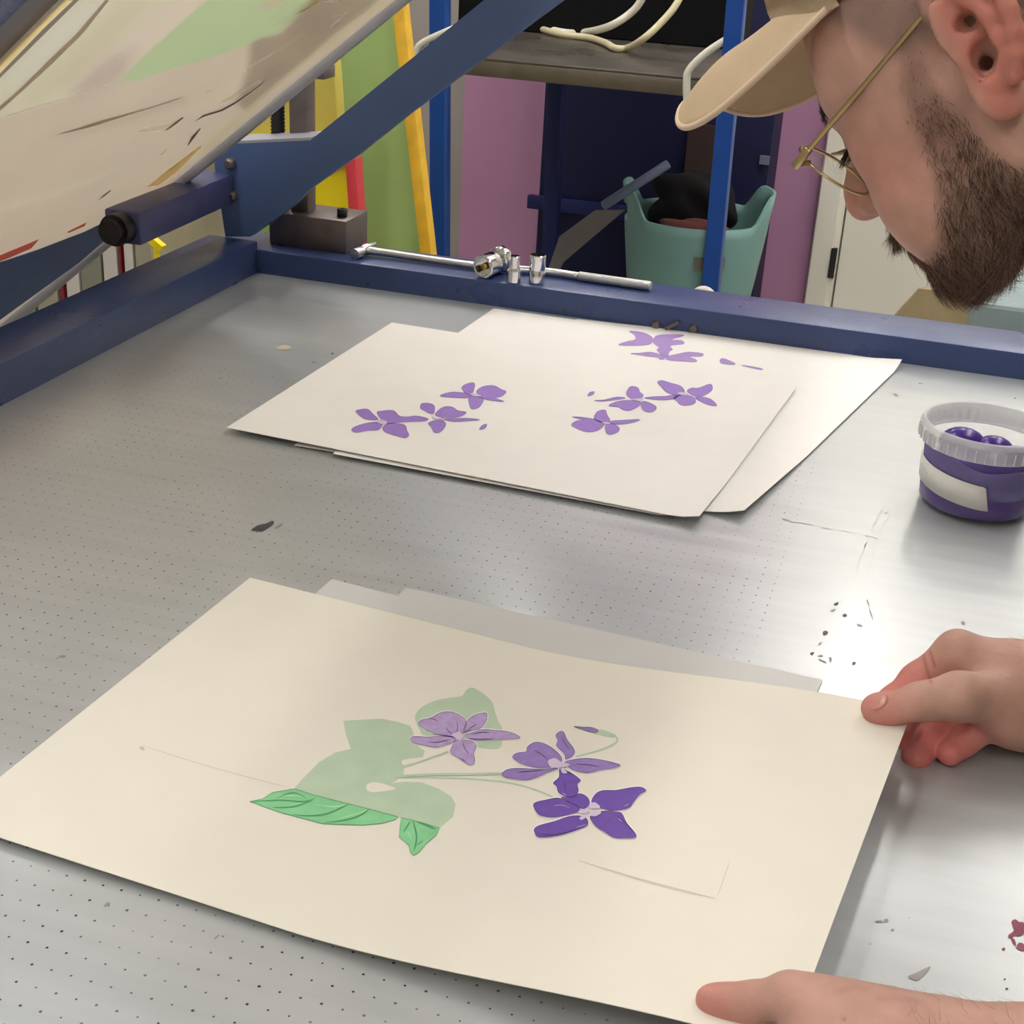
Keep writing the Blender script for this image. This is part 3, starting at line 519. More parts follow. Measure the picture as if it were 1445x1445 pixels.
# ------------------------------------------------------------------ ink pot
JX, JY = .4795, .622; RB, RT, JH = .0432, .0495, .068
pot = thing('ink_pot', (JX, JY, 0), 'clear plastic pot of violet ink with a white label on the bed', 'ink pot')
M_CLEAR = mat('clear_plastic', (236, 236, 236), .15, 0, .0, 5, .5, alpha=.045)
M_RIM = mat('frosted_plastic_rim', (225, 226, 228), .3, 0, 0, 5, .5, alpha=.48)
M_VINK = mat('wet_violet_ink', (64, 28, 126), .28, 0, .08, 60, .5)
rj = lambda z: RB+(RT-RB)*z/JH*.55
bm = NB(); t_ = .0008
add_lathe(bm, [(0, 0), (rj(0)-.003, 0), (rj(0), .003), (rj(JH-.016), JH-.016), (rj(JH-.016)-t_, JH-.016), (rj(.004)-t_, .004), (0, .0015)], (JX, JY, .0006), seg=72); obj('wall', bm, M_CLEAR, pot)
bm = NB(); r1 = RT
prof = [(rj(JH-.016)-t_, JH-.017), (r1-.001, JH-.0165), (r1, JH-.015), (r1+.0003, JH-.006), (r1+.001, JH-.005), (r1+.001, JH-.004), (r1-.0008, JH-.001), (r1-.002, JH), (r1-.0035, JH-.001), (r1-.0038, JH-.01), (rj(JH-.016)-t_-.0006, JH-.014)]
add_lathe(bm, prof, (JX, JY, .0006), seg=72, close=True); rim = obj('rim', bm, M_RIM, pot)
bm = NB()
for k in range(44):
    a = 2*math.pi*k/44; c, s = math.cos(a), math.sin(a)
    add_bar(bm, (JX+(r1+.0006)*c, JY+(r1+.0006)*s, JH-.0145), (JX+(r1+.0006)*c, JY+(r1+.0006)*s, JH-.0058), .0007, .0016, 0, up=(c, s, 0))
obj('rib_ring', bm, mat('rim_rib', (240, 240, 242), .3, 0, 0, 5, .5, alpha=.8), rim)
# ink: filled body with a smeared higher wall and three blobs at the back
bm = NB(); seg = 72; zt = []
rows = []
for k in range(seg):
    a = 2*math.pi*k/seg
    top_ = .024+.011*max(0, math.sin(a))**1.2+.003*math.sin(3*a+1)+.002*math.sin(7*a)
    zt.append(top_)
lo = [bm.verts.new((JX+(rj(0)-.0035)*math.cos(2*math.pi*k/seg), JY+(rj(0)-.0035)*math.sin(2*math.pi*k/seg), .0032)) for k in range(seg)]
lo2 = [bm.verts.new((JX+(rj(.004)-.0013)*math.cos(2*math.pi*k/seg), JY+(rj(.004)-.0013)*math.sin(2*math.pi*k/seg), .0056)) for k in range(seg)]
hi = [bm.verts.new((JX+(rj(zt[k])-.0013)*math.cos(2*math.pi*k/seg), JY+(rj(zt[k])-.0013)*math.sin(2*math.pi*k/seg), zt[k])) for k in range(seg)]
rings = [lo, lo2, hi]
for fr_, dz in ((.8, -.002), (.55, -.004), (.28, -.003)):
    rings.append([bm.verts.new((JX+fr_*(rj(zt[k])-.0013)*math.cos(2*math.pi*k/seg), JY+fr_*(rj(zt[k])-.0013)*math.sin(2*math.pi*k/seg), .026+(zt[k]-.026)*fr_+dz+.002*math.sin(5*2*math.pi*k/seg+fr_*9))) for k in range(seg)])
for a, b in zip(rings[:-1], rings[1:]):
    for k in range(seg):
        f = bm.faces.new((a[k], a[(k+1) % seg], b[(k+1) % seg], b[k])); f.smooth = True
bm.faces.new(lo[::-1]); bm.faces.new(rings[-1])
for (dx, dy, rx, ry, rz, zz) in ((-.016, .016, .018, .014, .013, .043), (.008, .013, .015, .012, .011, .043), (.025, .006, .011, .010, .009, .042), (.0, .006, .034, .024, .016, .032)):
    r_ = bmesh.ops.create_icosphere(bm, subdivisions=3, radius=1.)
    for v in r_['verts']: v.co = Vector((JX+dx+v.co.x*rx, JY+dy+v.co.y*ry, zz+v.co.z*rz))
    for f in {f for v in r_['verts'] for f in v.link_faces}: f.smooth = True
ink = obj('ink', bm, M_VINK, pot); tag(ink, 'glossy violet ink')
bm = NB(); nS = 60
def smear_top(a): return .046+.003*math.sin(2*a+.5)+.0015*math.sin(5*a)
ra = [[bm.verts.new((JX+(rj(z)-.0011-o)*math.cos(a), JY+(rj(z)-.0011-o)*math.sin(a), z+.0006)) for a in [math.radians(150)+math.radians(250)*k/nS for k in range(nS+1)] for z in [zz(a)]] for o, zz in ((0, smear_top), (0, lambda a: .02), (.0005, lambda a: .02), (.0005, smear_top))]
for r_, q_ in zip(ra, ra[1:]+ra[:1]):
    for k in range(nS): bm.faces.new((r_[k], r_[k+1], q_[k+1], q_[k])).smooth = True
bmesh.ops.recalc_face_normals(bm, faces=bm.faces[:])
sm = obj('ink_smear', bm, mat('thin_violet_film', (106, 94, 164), .3, 0, .1, 80, .4, alpha=.7), pot); tag(sm, 'thin bluish violet film of ink')
# label wrapped round the wall
bm = NB(); n = 26
M_LAB = mat('white_label', (222, 220, 214), .45, 0, .03, 60); M_PEN = mat('pencil_mark', (150, 148, 146), .7)
def wallpt(a, z, off): r = rj(z)+off; return np.array([JX+r*math.cos(a), JY+r*math.sin(a), z+.0006])
a0, a1 = math.radians(176), math.radians(278)
g = []
for i in range(n+1):
    t = i/n; a = a0+(a1-a0)*t
    zt_ = .040-.008*t+(.0 if t < .97 else -.001); zb = .0205-.008*t
    ae = a+.0+(0 if t < 1 else 0)
    g.append((bm.verts.new(wallpt(a-.03*(t > .99), zt_, .0005)), bm.verts.new(wallpt(a+.08*(t > .9)*(t-.9)*10, zb, .0005)), bm.verts.new(wallpt(a-.03*(t > .99), zt_, .0001)), bm.verts.new(wallpt(a+.08*(t > .9)*(t-.9)*10, zb, .0001))))
for p, q in zip(g[:-1], g[1:]):
    f = bm.faces.new((p[1], q[1], q[0], p[0])); f.smooth = True
    bm.faces.new((p[0], q[0], q[2], p[2])); bm.faces.new((p[1], p[3], q[3], q[1]))
for pts in ([(.2, .55), (.21, .7), (.22, .5)], [(.2, .62), (.25, .72)], [(.25, .55), (.29, .5), (.3, .62), (.26, .62)], [(.32, .45), (.33, .6), (.36, .5)]):
    for q in stroke_poly([(x*100, y*18) for x, y in pts], .35):
        decal(bm, [wallpt(a0+(a1-a0)*x/100, (.040-.008*x/100)-(1-y/18)*.0195, .0008) for x, y in q], 1)
obj('label', bm, [M_LAB, M_PEN], pot)
# ------------------------------------------------------------------ tools on the back rail
RZ = HB
lv = lambda x, y, z=RZ: at(x, y, z)
bar = thing('breaker_bar', tuple(lv(700, 385)), 'long silver breaker bar lying along the back rail with a bent left end', 'wrench')
rb_ = .0044
pts = [at(500, 359, RZ+.006), at(508, 356, RZ+.0065), at(524, 354, RZ+.006), at(600, 365, RZ+.005), at(690, 377, RZ+.005), at(770, 383, RZ+.0048), at(818, 390, RZ+.0048)]
bm = NB(); add_tube(bm, pts, [.0062, .006, .0046, .0042, .0042, .0042, .0042], 16, sub=4); obj('shaft', bm, M_SATIN, bar)
bm = NB(); q0, q1 = at(816, 389.5, RZ+.0052), at(919, 404, RZ+.0052); dq = (q1-q0)
add_tube(bm, [q0, q0+dq*.02, q0+dq*.97, q1], [.0044, .0052, .0052, .0046], 18); obj('grip', bm, mat('knurled_grip', (205, 206, 206), .35, .9, .05, 400, bump=.3, bscale=2500), bar)
bm = NB(); add_tube(bm, [at(505, 358, RZ+.0062), at(515, 350, RZ+.009), at(530, 344, RZ+.012)], [.003, .0045, .002], 12); obj('end_flare', bm, M_SATIN, bar)
# sockets
def socket_profile(r, h, bore, step=None):
    if step: r2, hs = step; outer = [(r-.0008, 0), (r, .0008), (r, hs), (r2, hs+.003), (r2, h-.0008), (r2-.0008, h)]; rt_ = r2
    else: outer = [(r-.0008, 0), (r, .0008), (r, h*.42), (r*.95, h*.46), (r*.95, h*.5), (r, h*.54), (r, h-.0008), (r-.0008, h)]; rt_ = r
    return outer+[(min(bore, rt_-.0012), h), (min(bore, rt_-.0012), h*.55), (0, h*.55)]
GS = 'chrome sockets on the back rail'
p = at(757, 399, RZ); bm = NB(); add_lathe(bm, [(0, 0)]+socket_profile(.0088, .031, .0066), p, seg=36); tag(obj('socket', bm, M_CHROME, angle=35), 'tall plain chrome socket standing upright, right of the stepped one', 'socket', GS)
p = at(725, 398, RZ); bm = NB(); add_lathe(bm, [(0, 0)]+socket_profile(.0078, .029, .005, (.0056, .013)), p, seg=36); tag(obj('socket', bm, M_CHROME, angle=35), 'small stepped chrome socket standing with its narrow end up', 'socket', GS)
p = at(681, 377, RZ+.0128); ax = np.array([.30, .94, .05]); ax /= np.linalg.norm(ax)
big = thing('socket', tuple(p), 'large chrome socket lying on its side against the bar, open end towards the bed', 'socket', GS)
bm = NB(); rr, LL = .0130, .036
prof = [(.0102, .012), (.0102, 0), (rr-.0008, 0), (rr, .0008), (rr, .019), (rr*.86, .0225), (rr*.86, LL), (0, LL)]
add_lathe(bm, [(0, .012)]+prof, p, ax, seg=36); obj('shell', bm, M_CHROME, big, angle=35)
bm = NB(); add_lathe(bm, [(0, 0), (.0135, 0), (.0145, .002), (.0145, .009), (.0135, .011), (0, .011)], p+ax*.0275+np.array([0, 0, .0015]), ax, seg=8); obj('hex_collar', bm, M_CHROME, big)
bm = NB(); add_lathe(bm, [(0, .002), (.0035, .002), (.004, .004), (.004, .012), (0, .012)], p, ax, seg=16); obj('bolt_head', bm, mat('brass_bolt', (190, 160, 90), .35, .8), big)
# roll of tape hung behind the rail
tp = aty(990, 425, 1.062); bm = NB(); add_lathe(bm, [(.009, -.008), (.0155, -.008), (.0155, .008), (.009, .008)], tp, (.1, 1, 0), seg=40, close=True)
tag(obj('tape_roll', bm, mat('cream_tape', (214, 208, 192), .6)), 'roll of cream tape propped behind the back rail by the blue post', 'tape roll')
# ------------------------------------------------------------------ room
YW = 4.02; ZC = 1.85; RX0, RX1, RY0 = -3.4, 2.6, -3.0
def struct(name, bm, m): return tag(obj(name, bm, m), kind='structure')
M_GREYW = mat('grey_wall', (168, 160, 154), .7, 0, .03, 3); M_PURP = mat('mauve_wall_paint', (200, 148, 186), .65, 0, .03, 3); M_WW = mat('white_wall', (214, 210, 200), .75, 0, .03, 3)
M_FLOOR = mat('grey_floor', (150, 148, 144), .45, 0, .12, 3); M_CEIL = mat('white_ceiling', (226, 224, 218), .8, 0, .02, 2)
bm = NB(); add_box(bm, (RX0, RY0, FLOOR_Z-.1), (RX1, YW, FLOOR_Z)); struct('floor', bm, M_FLOOR)
bm = NB(); add_box(bm, (RX0, RY0, ZC), (RX1, YW, ZC+.1)); struct('ceiling', bm, M_CEIL)
xg = aty(651, 250, YW)[0]; xd = aty(1152, 300, YW)[0]
bm = NB(); add_box(bm, (RX0, YW, FLOOR_Z), (xg, YW+.1, ZC), 0); add_box(bm, (xg, YW, FLOOR_Z), (xd, YW+.1, ZC), 1); add_box(bm, (xd, YW, FLOOR_Z), (RX1, YW+.1, ZC), 2)
struct('wall_back', bm, [M_GREYW, M_PURP, M_WW])
bm = NB(); add_box(bm, (RX0-.1, RY0, FLOOR_Z), (RX0, YW, ZC)); struct('wall_left', bm, M_WW)
bm = NB(); add_box(bm, (RX1, RY0, FLOOR_Z), (RX1+.1, YW, ZC)); struct('wall_right', bm, M_WW)
bm = NB(); add_box(bm, (RX0, RY0-.1, FLOOR_Z), (RX1, RY0, ZC)); struct('wall_front', bm, M_WW)
# door: leaf, casing, hinge
M_DOOR = mat('white_door', (244, 239, 226), .5, 0, .02, 4)
door = tag(bpy.data.objects.new('door_1', None), kind='structure'); COL.objects.link(door); door.location = (xd, YW, FLOOR_Z)
x1 = aty(1185, 350, YW)[0]
bm = NB(); add_box(bm, (x1+.006, YW-.03, FLOOR_Z+.005), (x1+.84, YW+.02, 1.2)); obj('door_leaf', bm, M_DOOR, door)
bm = NB(); add_box(bm, (xd+.005, YW-.045, FLOOR_Z), (xd+.07, YW, 1.28), bevel=.004); add_box(bm, (xd+.07, YW-.035, FLOOR_Z), (x1, YW, 1.21)); add_box(bm, (xd+.005, YW-.045, 1.21), (x1+.93, YW, 1.3)); add_box(bm, (x1+.846, YW-.045, FLOOR_Z), (x1+.93, YW, 1.28)); obj('door_casing', bm, M_DOOR, door)
hp0 = aty(1178, 350, YW-.04); hp1 = aty(1176, 392, YW-.04)
bm = NB(); add_box(bm, (hp0[0]-.009, YW-.05, hp1[2]), (hp0[0]+.009, YW-.03, hp0[2])); obj('door_hinge', bm, mat('black_hinge', (48, 48, 50), .5, .4), door)
# ------------------------------------------------------------------ workbench with blue uprights
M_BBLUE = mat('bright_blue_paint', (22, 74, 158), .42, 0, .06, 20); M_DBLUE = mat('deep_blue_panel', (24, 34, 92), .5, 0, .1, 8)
M_TOP = mat('worn_metal_top', (104, 98, 92), .34, .5, .14, 14, rvar=.1); M_TOPD = mat('bench_edge', (112, 102, 90), .38, .4, .12, 20)
YB0, YB1 = 2.58, 3.42
bench = thing('workbench', (-.4, 3., FLOOR_Z), 'dark metal-topped workbench on bright blue posts against the purple wall', 'workbench')
zt = aty(800, 92, YB0)[2]; xl = aty(560, 100, YB0)[0]; xr = aty(1000, 110, YB0)[0]
bm = NB(); add_box(bm, (xl, YB0, zt-.006), (xr, YB1, zt), 0, .002); add_box(bm, (xl, YB0, zt-.04), (xr, YB0+.03, zt-.006), 1, .002); add_box(bm, (xl, YB0+.03, zt-.034), (xr, YB1, zt-.006), 1); obj('worktop', bm, [M_TOP, M_TOPD], bench, angle=40)
def post(a, b, Y, w, m, nm='post'):
    p0, p1 = aty(*a, Y), aty(*b, Y); d = (p1-p0)/(p1[2]-p0[2])
    p0 = p0+d*(1.35-p0[2]); p1 = p1+d*(FLOOR_Z-p1[2])
    bm = NB(); add_bar(bm, p0, p1, w, .04, 0, .002, up=(0, 1, 0)); return obj(nm, bm, m, bench, angle=40)
post((621, 10), (621, 355), YB0-.022, .036, M_BBLUE); post((1040, 0), (1004, 400), YB0-.022, .036, M_BBLUE)
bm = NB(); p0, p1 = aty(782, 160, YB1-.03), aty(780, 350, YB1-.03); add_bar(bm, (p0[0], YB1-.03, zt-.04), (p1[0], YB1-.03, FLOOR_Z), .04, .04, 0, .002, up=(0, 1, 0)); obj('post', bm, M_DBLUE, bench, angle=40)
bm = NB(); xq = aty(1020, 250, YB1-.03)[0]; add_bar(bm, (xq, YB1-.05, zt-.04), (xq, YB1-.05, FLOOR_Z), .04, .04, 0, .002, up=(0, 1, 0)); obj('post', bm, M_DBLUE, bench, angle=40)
bm = NB(); add_box(bm, (xl, YB0-.04, 1.2), (xr+.05, YB0, 1.24)); obj('top_rail', bm, M_BBLUE, bench)
# white tube bracket at the bench end
bm = NB(); add_tube(bm, [aty(970, 150, YB0-.03), aty(969, 118, YB0-.03), aty(973, 98, YB0-.03), aty(1000, 72, YB0-.03), aty(1035, 50, YB0-.03)], .008, 10, sub=4); obj('end_bracket', bm, M_WHITE, bench)
# left white rail bracket
bm = NB(); add_tube(bm, [aty(586, 96, YB0-.04), aty(587, 72, YB0-.04), aty(600, 58, YB0-.04), aty(640, 40, YB0-.04)], .007, 10, sub=4); obj('end_bracket', bm, M_WHITE, bench)
# deep blue cabinet standing under the bench, plain black box over the dark area on it
cx0, cx1 = aty(762, 250, 3.79)[0], aty(1083, 250, 3.79)[0]
M_NAVYD = mat('dark_navy_cabinet', (16, 18, 66), .6, 0, .1, 6)
bm = NB(); add_box(bm, (cx0, 3.79, FLOOR_Z), (cx1, 3.99, zt+.1), 0, .003); 
cabinet = thing('cabinet', (cx0, 3.88, FLOOR_Z), 'dark navy steel cabinet standing in the shade behind the workbench', 'cabinet')
obj('body', bm, M_NAVYD, cabinet, angle=40)
bm = NB(); pz = aty(800, 290, 3.78)[2]; add_box(bm, (cx0-.03, 3.765, pz-.02), (cx1-.2, 3.79, pz+.02), 0, .002); obj('crossbar', bm, M_DBLUE, cabinet, angle=40)
bx = aty(985, 200, 3.78)
bm = NB(); add_box(bm, (aty(970, 200, 3.78)[0], 3.775, bx[2]-.12), (aty(1012, 200, 3.78)[0], 3.79, bx[2]+.05), 0); obj('door_panel', bm, mat('brown_panel', (72, 54, 52), .7), cabinet)
bm = NB(); w_ = aty(1078, 226, 3.78); add_box(bm, (w_[0]-.012, 3.775, w_[2]-.012), (w_[0]+.015, 3.79, w_[2]+.012)); obj('tag_plate', bm, mat('grey_plate', (120, 124, 150), .5), cabinet)
k0, k1 = aty(660, 40, 3.2)[0], aty(1062, 30, 3.2)[0]
bm = NB(); add_box(bm, (k0, 3.12, zt), (k1-.03, 3.4, 1.0), 0, .004); tag(obj('black_box', bm, mat('matt_black', (10, 10, 13), .75, 0, .05, 6, .2)), 'matt black box filling the dark area at the back of the workbench', 'cabinet')
# hoses on the bench
GH = 'hoses on the workbench'
def bpt(x, y, Y, dz=0): p = aty(x, y, Y); return p
M_H1 = mat('white_hose', (222, 218, 202), .45, 0, .03, 30); M_H2 = mat('cream_hose', (206, 196, 160), .5, 0, .04, 30)
zh = zt+.009
bm = NB(); add_tube(bm, [at(735, 22, zh), at(752, 33, zh), at(790, 45, zh), at(822, 46, zh), aty(858, 38, 2.98), aty(888, 20, 2.98), aty(905, 0, 2.98), aty(915, -30, 2.98), aty(918, -80, 2.98)], .009, 12, sub=5); tag(obj('hose', bm, M_H1), 'white hose lying in a loop on the workbench in front of the black box', 'hose', GH)
bm = NB(); add_tube(bm, [at(745, 35, zh), at(790, 48, zh), at(830, 53, zh), at(853, 60, zh), at(868, 68, zh), at(885, 68, zh), aty(905, 57, 2.8), aty(930, 35, 2.82), aty(955, 5, 2.85), aty(975, -40, 2.9)], .008, 12, sub=5); tag(obj('hose', bm, M_H2), 'cream hose bending up off the workbench beside the white one', 'hose', GH)
# things on the floor under the bench
def board(name, px, Y, th, m, label, cat, grp=None, dY=None):
    P = [aty(x, y, Y+(dY[i] if dY else 0)) for i, (x, y) in enumerate(px)]
    bm = NB(); add_prism(bm, P, (0, th, 0)); return tag(obj(name, bm, m), label, cat, grp)
board('plank', [(789, 334), (838, 298), (880, 298), (793, 372), (770, 420), (760, 420)], 3.2, .02, mat('grey_plank', (122, 116, 116), .6), 'grey plank leaning in the shade under the workbench', 'plank')
bm = NB(); add_tube(bm, [aty(852, 290, 3.3), aty(942, 232, 3.45)], .013, 12); tag(obj('roll_tube', bm, mat('pale_blue_tube', (112, 128, 158), .5)), 'pale blue cardboard tube leaning behind the tub', 'tube')
# flexible tub
TX, TY = aty(980, 330, 3.56)[0]+.0, 3.56
TZr = aty(980, 325, 3.36)[2]
TR = .205; tub = thing('flexible_tub', (TX, TY, FLOOR_Z), 'pale teal flexible tub with two handles under the workbench, filled with dark rags', 'tub')
M_TUB = mat('teal_plastic', (132, 176, 172), .45, 0, .03, 8)
bm = NB(); seg = 96; hT = TZr-FLOOR_Z; cols = []
for i in range(14):
    t = i/13; ring = []; 
    for k in range(seg):
        a = 2*math.pi*k/seg; lob = min(1, max(0, abs(math.cos(a-.25))-.72)/.2)       # rim rises into a handle at both sides
        lob = lob*lob*(3-2*lob)
        r = .155+.05*t**.9; z = FLOOR_Z+.002+(hT+.075*lob*(t**3))*t
        ring.append((TX+r*(1+.05*lob*t**3)*math.cos(a), TY+r*math.sin(a), z))
    cols.append(ring)
V = [[bm.verts.new(p) for p in r] for r in cols]
ctr = np.array([TX, TY]); inn = [[bm.verts.new((ctr[0]+(p[0]-ctr[0])*.965, ctr[1]+(p[1]-ctr[1])*.965, p[2])) for p in r] for r in cols]
for i in range(13):
    for k in range(seg):
        k2 = (k+1) % seg; am = 2*math.pi*(k+.5)/seg
        if i in (11, ) and abs(math.cos(am-.25)) > .965: 
            for a_, b_ in (((i, k), (i, k2)), ((i+1, k2), (i+1, k))): 
                bm.faces.new((V[a_[0]][a_[1]], V[b_[0]][b_[1]], inn[b_[0]][b_[1]], inn[a_[0]][a_[1]]))
            continue
        f = bm.faces.new((V[i][k], V[i][k2], V[i+1][k2], V[i+1][k])); f.smooth = True
        f = bm.faces.new((inn[i][k2], inn[i][k], inn[i+1][k], inn[i+1][k2])); f.smooth = True
for k in range(seg):
    k2 = (k+1) % seg; bm.faces.new((V[13][k], V[13][k2], inn[13][k2], inn[13][k]))
bm.faces.new(V[0][::-1]); obj('tub_body', bm, M_TUB, tub)
l0 = aty(1013, 370, TY-.2); 
bm = NB(); 
for k in range(10):
    a, b = [math.radians(281+26*j/10) for j in (k, k+1)]; f = .198
    z0, z1 = aty(1035, 388, TY-.19)[2], aty(1035, 369, TY-.19)[2]
    bm.faces.new([bm.verts.new((TX+f*math.cos(q), TY+f*math.sin(q), z)) for q, z in ((a, z0), (b, z0), (b, z1), (a, z1))])
bmesh.ops.solidify(bm, geom=bm.faces[:], thickness=.002)
obj('sticker', bm, mat('beige_sticker', (176, 170, 158), .6), tub)
def lump(name, c, r, m, label, cat, seed=0, grp=None, amp=.18):
    rg = np.random.default_rng(seed); bm = NB(); rr = bmesh.ops.create_icosphere(bm, subdivisions=4, radius=1.)
    ph = rg.uniform(0, 6, 9); fr_ = rg.uniform(2, 6, (9, 3))
    for v in bm.verts:
        d = np.array(v.co); k = 1+amp*np.mean([math.sin(fr_[j]@d+ph[j]) for j in range(9)])*2
        v.co = Vector((c[0]+d[0]*r[0]*k, c[1]+d[1]*r[1]*k, c[2]+d[2]*r[2]*k))
    return tag(obj(name, bm, m, smooth=True), label, cat, grp)
lump('rag', (TX-.02, TY+.05, TZr+.015), (.125, .10, .10), mat('black_cloth', (14, 13, 16), .9, 0, .1, 30), 'black rag heaped in the teal tub', 'rag', 3)
lump('rag', (TX+.02, TY-.12, TZr-.02), (.11, .06, .03), mat('red_brown_cloth', (112, 66, 64), .9, 0, .1, 30), 'reddish brown rag lying at the front rim of the teal tub', 'rag', 4)
# cardboard and bin at the right
board('cardboard_sheet', [(1240, 470), (1297, 407), (1313, 409), (1400, 420), (1400, 500), (1240, 500)], 3.1, .015, mat('tan_cardboard', (172, 154, 118), .8, 0, .06, 20), 'tan cardboard sheet with a slanted edge standing behind the rail under the beard', 'cardboard')
bn = aty(1376, 425, 2.4); bm = NB(); add_box(bm, (bn[0], 2.4, FLOOR_Z), (bn[0]+.4, 2.75, bn[2]), 0, .01); tag(obj('storage_bin', bm, mat('grey_blue_bin', (140, 156, 160), .55)), 'grey blue bin standing behind the rail right of the cardboard', 'bin')
# ------------------------------------------------------------------ screens stored behind the press
M_GREEN = mat('green_screen_mesh', (162, 192, 124), .55, 0, .05, 8); M_YWOOD = mat('yellow_painted_wood', (226, 178, 48), .55, 0, .14, 25); M_YMESH = mat('pale_yellow_mesh', (214, 200, 92), .55, 0, .05, 10)
M_REDF = mat('red_frame', (198, 52, 62), .5, 0, .06, 20); M_BRY = mat('bright_yellow_mesh', (232, 210, 12), .5, 0, .03, 10)
GSC = 'screens leaning behind the press'
def framed(name, outer, Y, lean, bar_px, mm, mf, label):
    # outer: photo corners TL TR BR BL, lean: depth added at the top; right-hand member bar_px wide
    o = thing(name, tuple(aty(*outer[3], Y)), label, 'screen frame', GSC)
    D = [lean, lean, 0, 0]; P = [aty(x, y, Y+D[i]) for i, (x, y) in enumerate(outer)]
    bm = NB(); add_prism(bm, P, (0, .004, 0)); obj('mesh', bm, mm, o)
    wb = np.linalg.norm(aty(100+bar_px, 100, Y)-aty(100, 100, Y)); up = (0, 1, 0)
    bm = NB()
    for a, b in ((0, 1), (1, 2), (2, 3), (3, 0)): add_bar(bm, P[a], P[b], wb, .03, 0, .001, up=up)
    obj('stretcher', bm, mf, o, angle=40); return o
def floor_px(x, Y): 
    d = AW; 
    for y in range(300, 1400, 2):
        if aty(x, y, Y)[2] < FLOOR_Z: return y
    return 1400
yb = floor_px(600, 1.9)
framed('leaning_screen', [(300, -60), (561, -30), (605+(yb-358)*.11, yb-12), (330, yb-12)], 1.9, .12, 14, M_GREEN, M_YWOOD, 'green screen with a yellow wooden frame leaning behind the back rail')
yb = floor_px(470, 1.72)
framed('leaning_screen', [(330, -10), (470, 20), (482, 190), (330, 190)], 1.76, .0, 3, M_YMESH, M_YMESH, 'pale yellow screen behind the steel stop post') 
framed('leaning_screen', [(400, 232), (499, 222), (540, yb-12), (380, yb-12)], 1.66, .05, 13, M_BRY, M_REDF, 'bright yellow screen with a red frame left of the green one')
# upright boards stored at the left
GB = 'boards stored upright left of the press'
M_BW = mat('white_board', (206, 202, 192), .6, 0, .03, 8); M_BO = mat('olive_grey_board', (134, 136, 118), .6, 0, .08, 10); M_BR = mat('dark_red_edge', (140, 36, 50), .6)
bs = [(-30, 48, 'o', 'olive grey board at the left end of the stored boards by the photo edge'), (50, 82, 'o2', 'pale olive board left of the first red edged board'), (84, 91, 'r', 'narrow dark red board left of the wide olive stripe'), (93, 114, 'w', 'white board left of the wide olive board'), (115, 146, 'o', 'wide olive grey board between two white boards'),
      (147, 169, 'w', 'white board right of the wide olive board'), (170, 175, 'r', 'thin dark red board below the hinge beam coupling'), (177, 192, 'w', 'white board between the thin red board and the right olive board'), (193, 218, 'o2', 'pale olive board at the right end below the hinge beam')]
M_BO2 = mat('pale_olive_board', (160, 156, 134), .6, 0, .08, 10)
for i, (xa, xb, k, lab) in enumerate(bs):
    Y = 1.45; a = aty(xa, 400, Y); b = aty(xb, 400, Y)
    bm = NB(); add_box(bm, (a[0], Y, FLOOR_Z), (b[0]-.003, Y+.35, .02-.004*(i % 3)), 0, .002); tag(obj('board', bm, {'w': M_BW, 'o': M_BO, 'o2': M_BO2, 'r': M_BR}[k]), lab, 'board', GB)
# yellow hook behind hinge beam
bm = NB(); hk = aty(222, 338, 1.3); add_bar(bm, hk+np.array([-.01, 0, .0]), hk+np.array([.008, 0, -.012]), .012, .01); add_bar(bm, hk+np.array([-.002, 0, -.01]), hk+np.array([-.002, 0, FLOOR_Z-hk[2]]), .006, .006)
tag(obj('hook_stand', bm, M_BRY), 'small yellow tipped stand left of the lift arm below the hinge beam', 'stand')
# ------------------------------------------------------------------ lamps
E_L = emat('lamp_diffuser', (255, 251, 246), LAMP if 'LAMP' in globals() else 14.)
GL = 'long ceiling lamps'
def lamp(x, y, lx, ly, z, label, mult=None):
    o = thing('ceiling_lamp', (x, y, z), label, 'ceiling lamp', GL)
    bm = NB(); add_box(bm, (x-lx/2-.02, y-ly/2-.02, z), (x+lx/2+.02, y+ly/2+.02, min(ZC, z+.06))); obj('housing', bm, M_WHITE, o)
    bm = NB(); add_box(bm, (x-lx/2, y-ly/2, z-.02), (x+lx/2, y+ly/2, z-.0005)); obj('diffuser', bm, mult or E_L, o)
# ------------------------------------------------------------------ the person: one skin surface from blended solids
HRm = np.array([[0.3008635920252806, -0.734697556414943, -0.6080300976033514], [0.9533584935285051, 0.21548709571901176, 0.2113596328432419], [-0.024262765932391434, -0.6432610762174931, 0.7652623772359524]])
HT = np.array([0.44345809818585447, 0.3573599577309371, 0.3623185484053178])
def hw(p): return HT+np.asarray(p, float)@HRm.T/1000.           # head frame (mm: right, forward, up) -> world
def wh(P): return ((P-HT)@HRm)*1000.
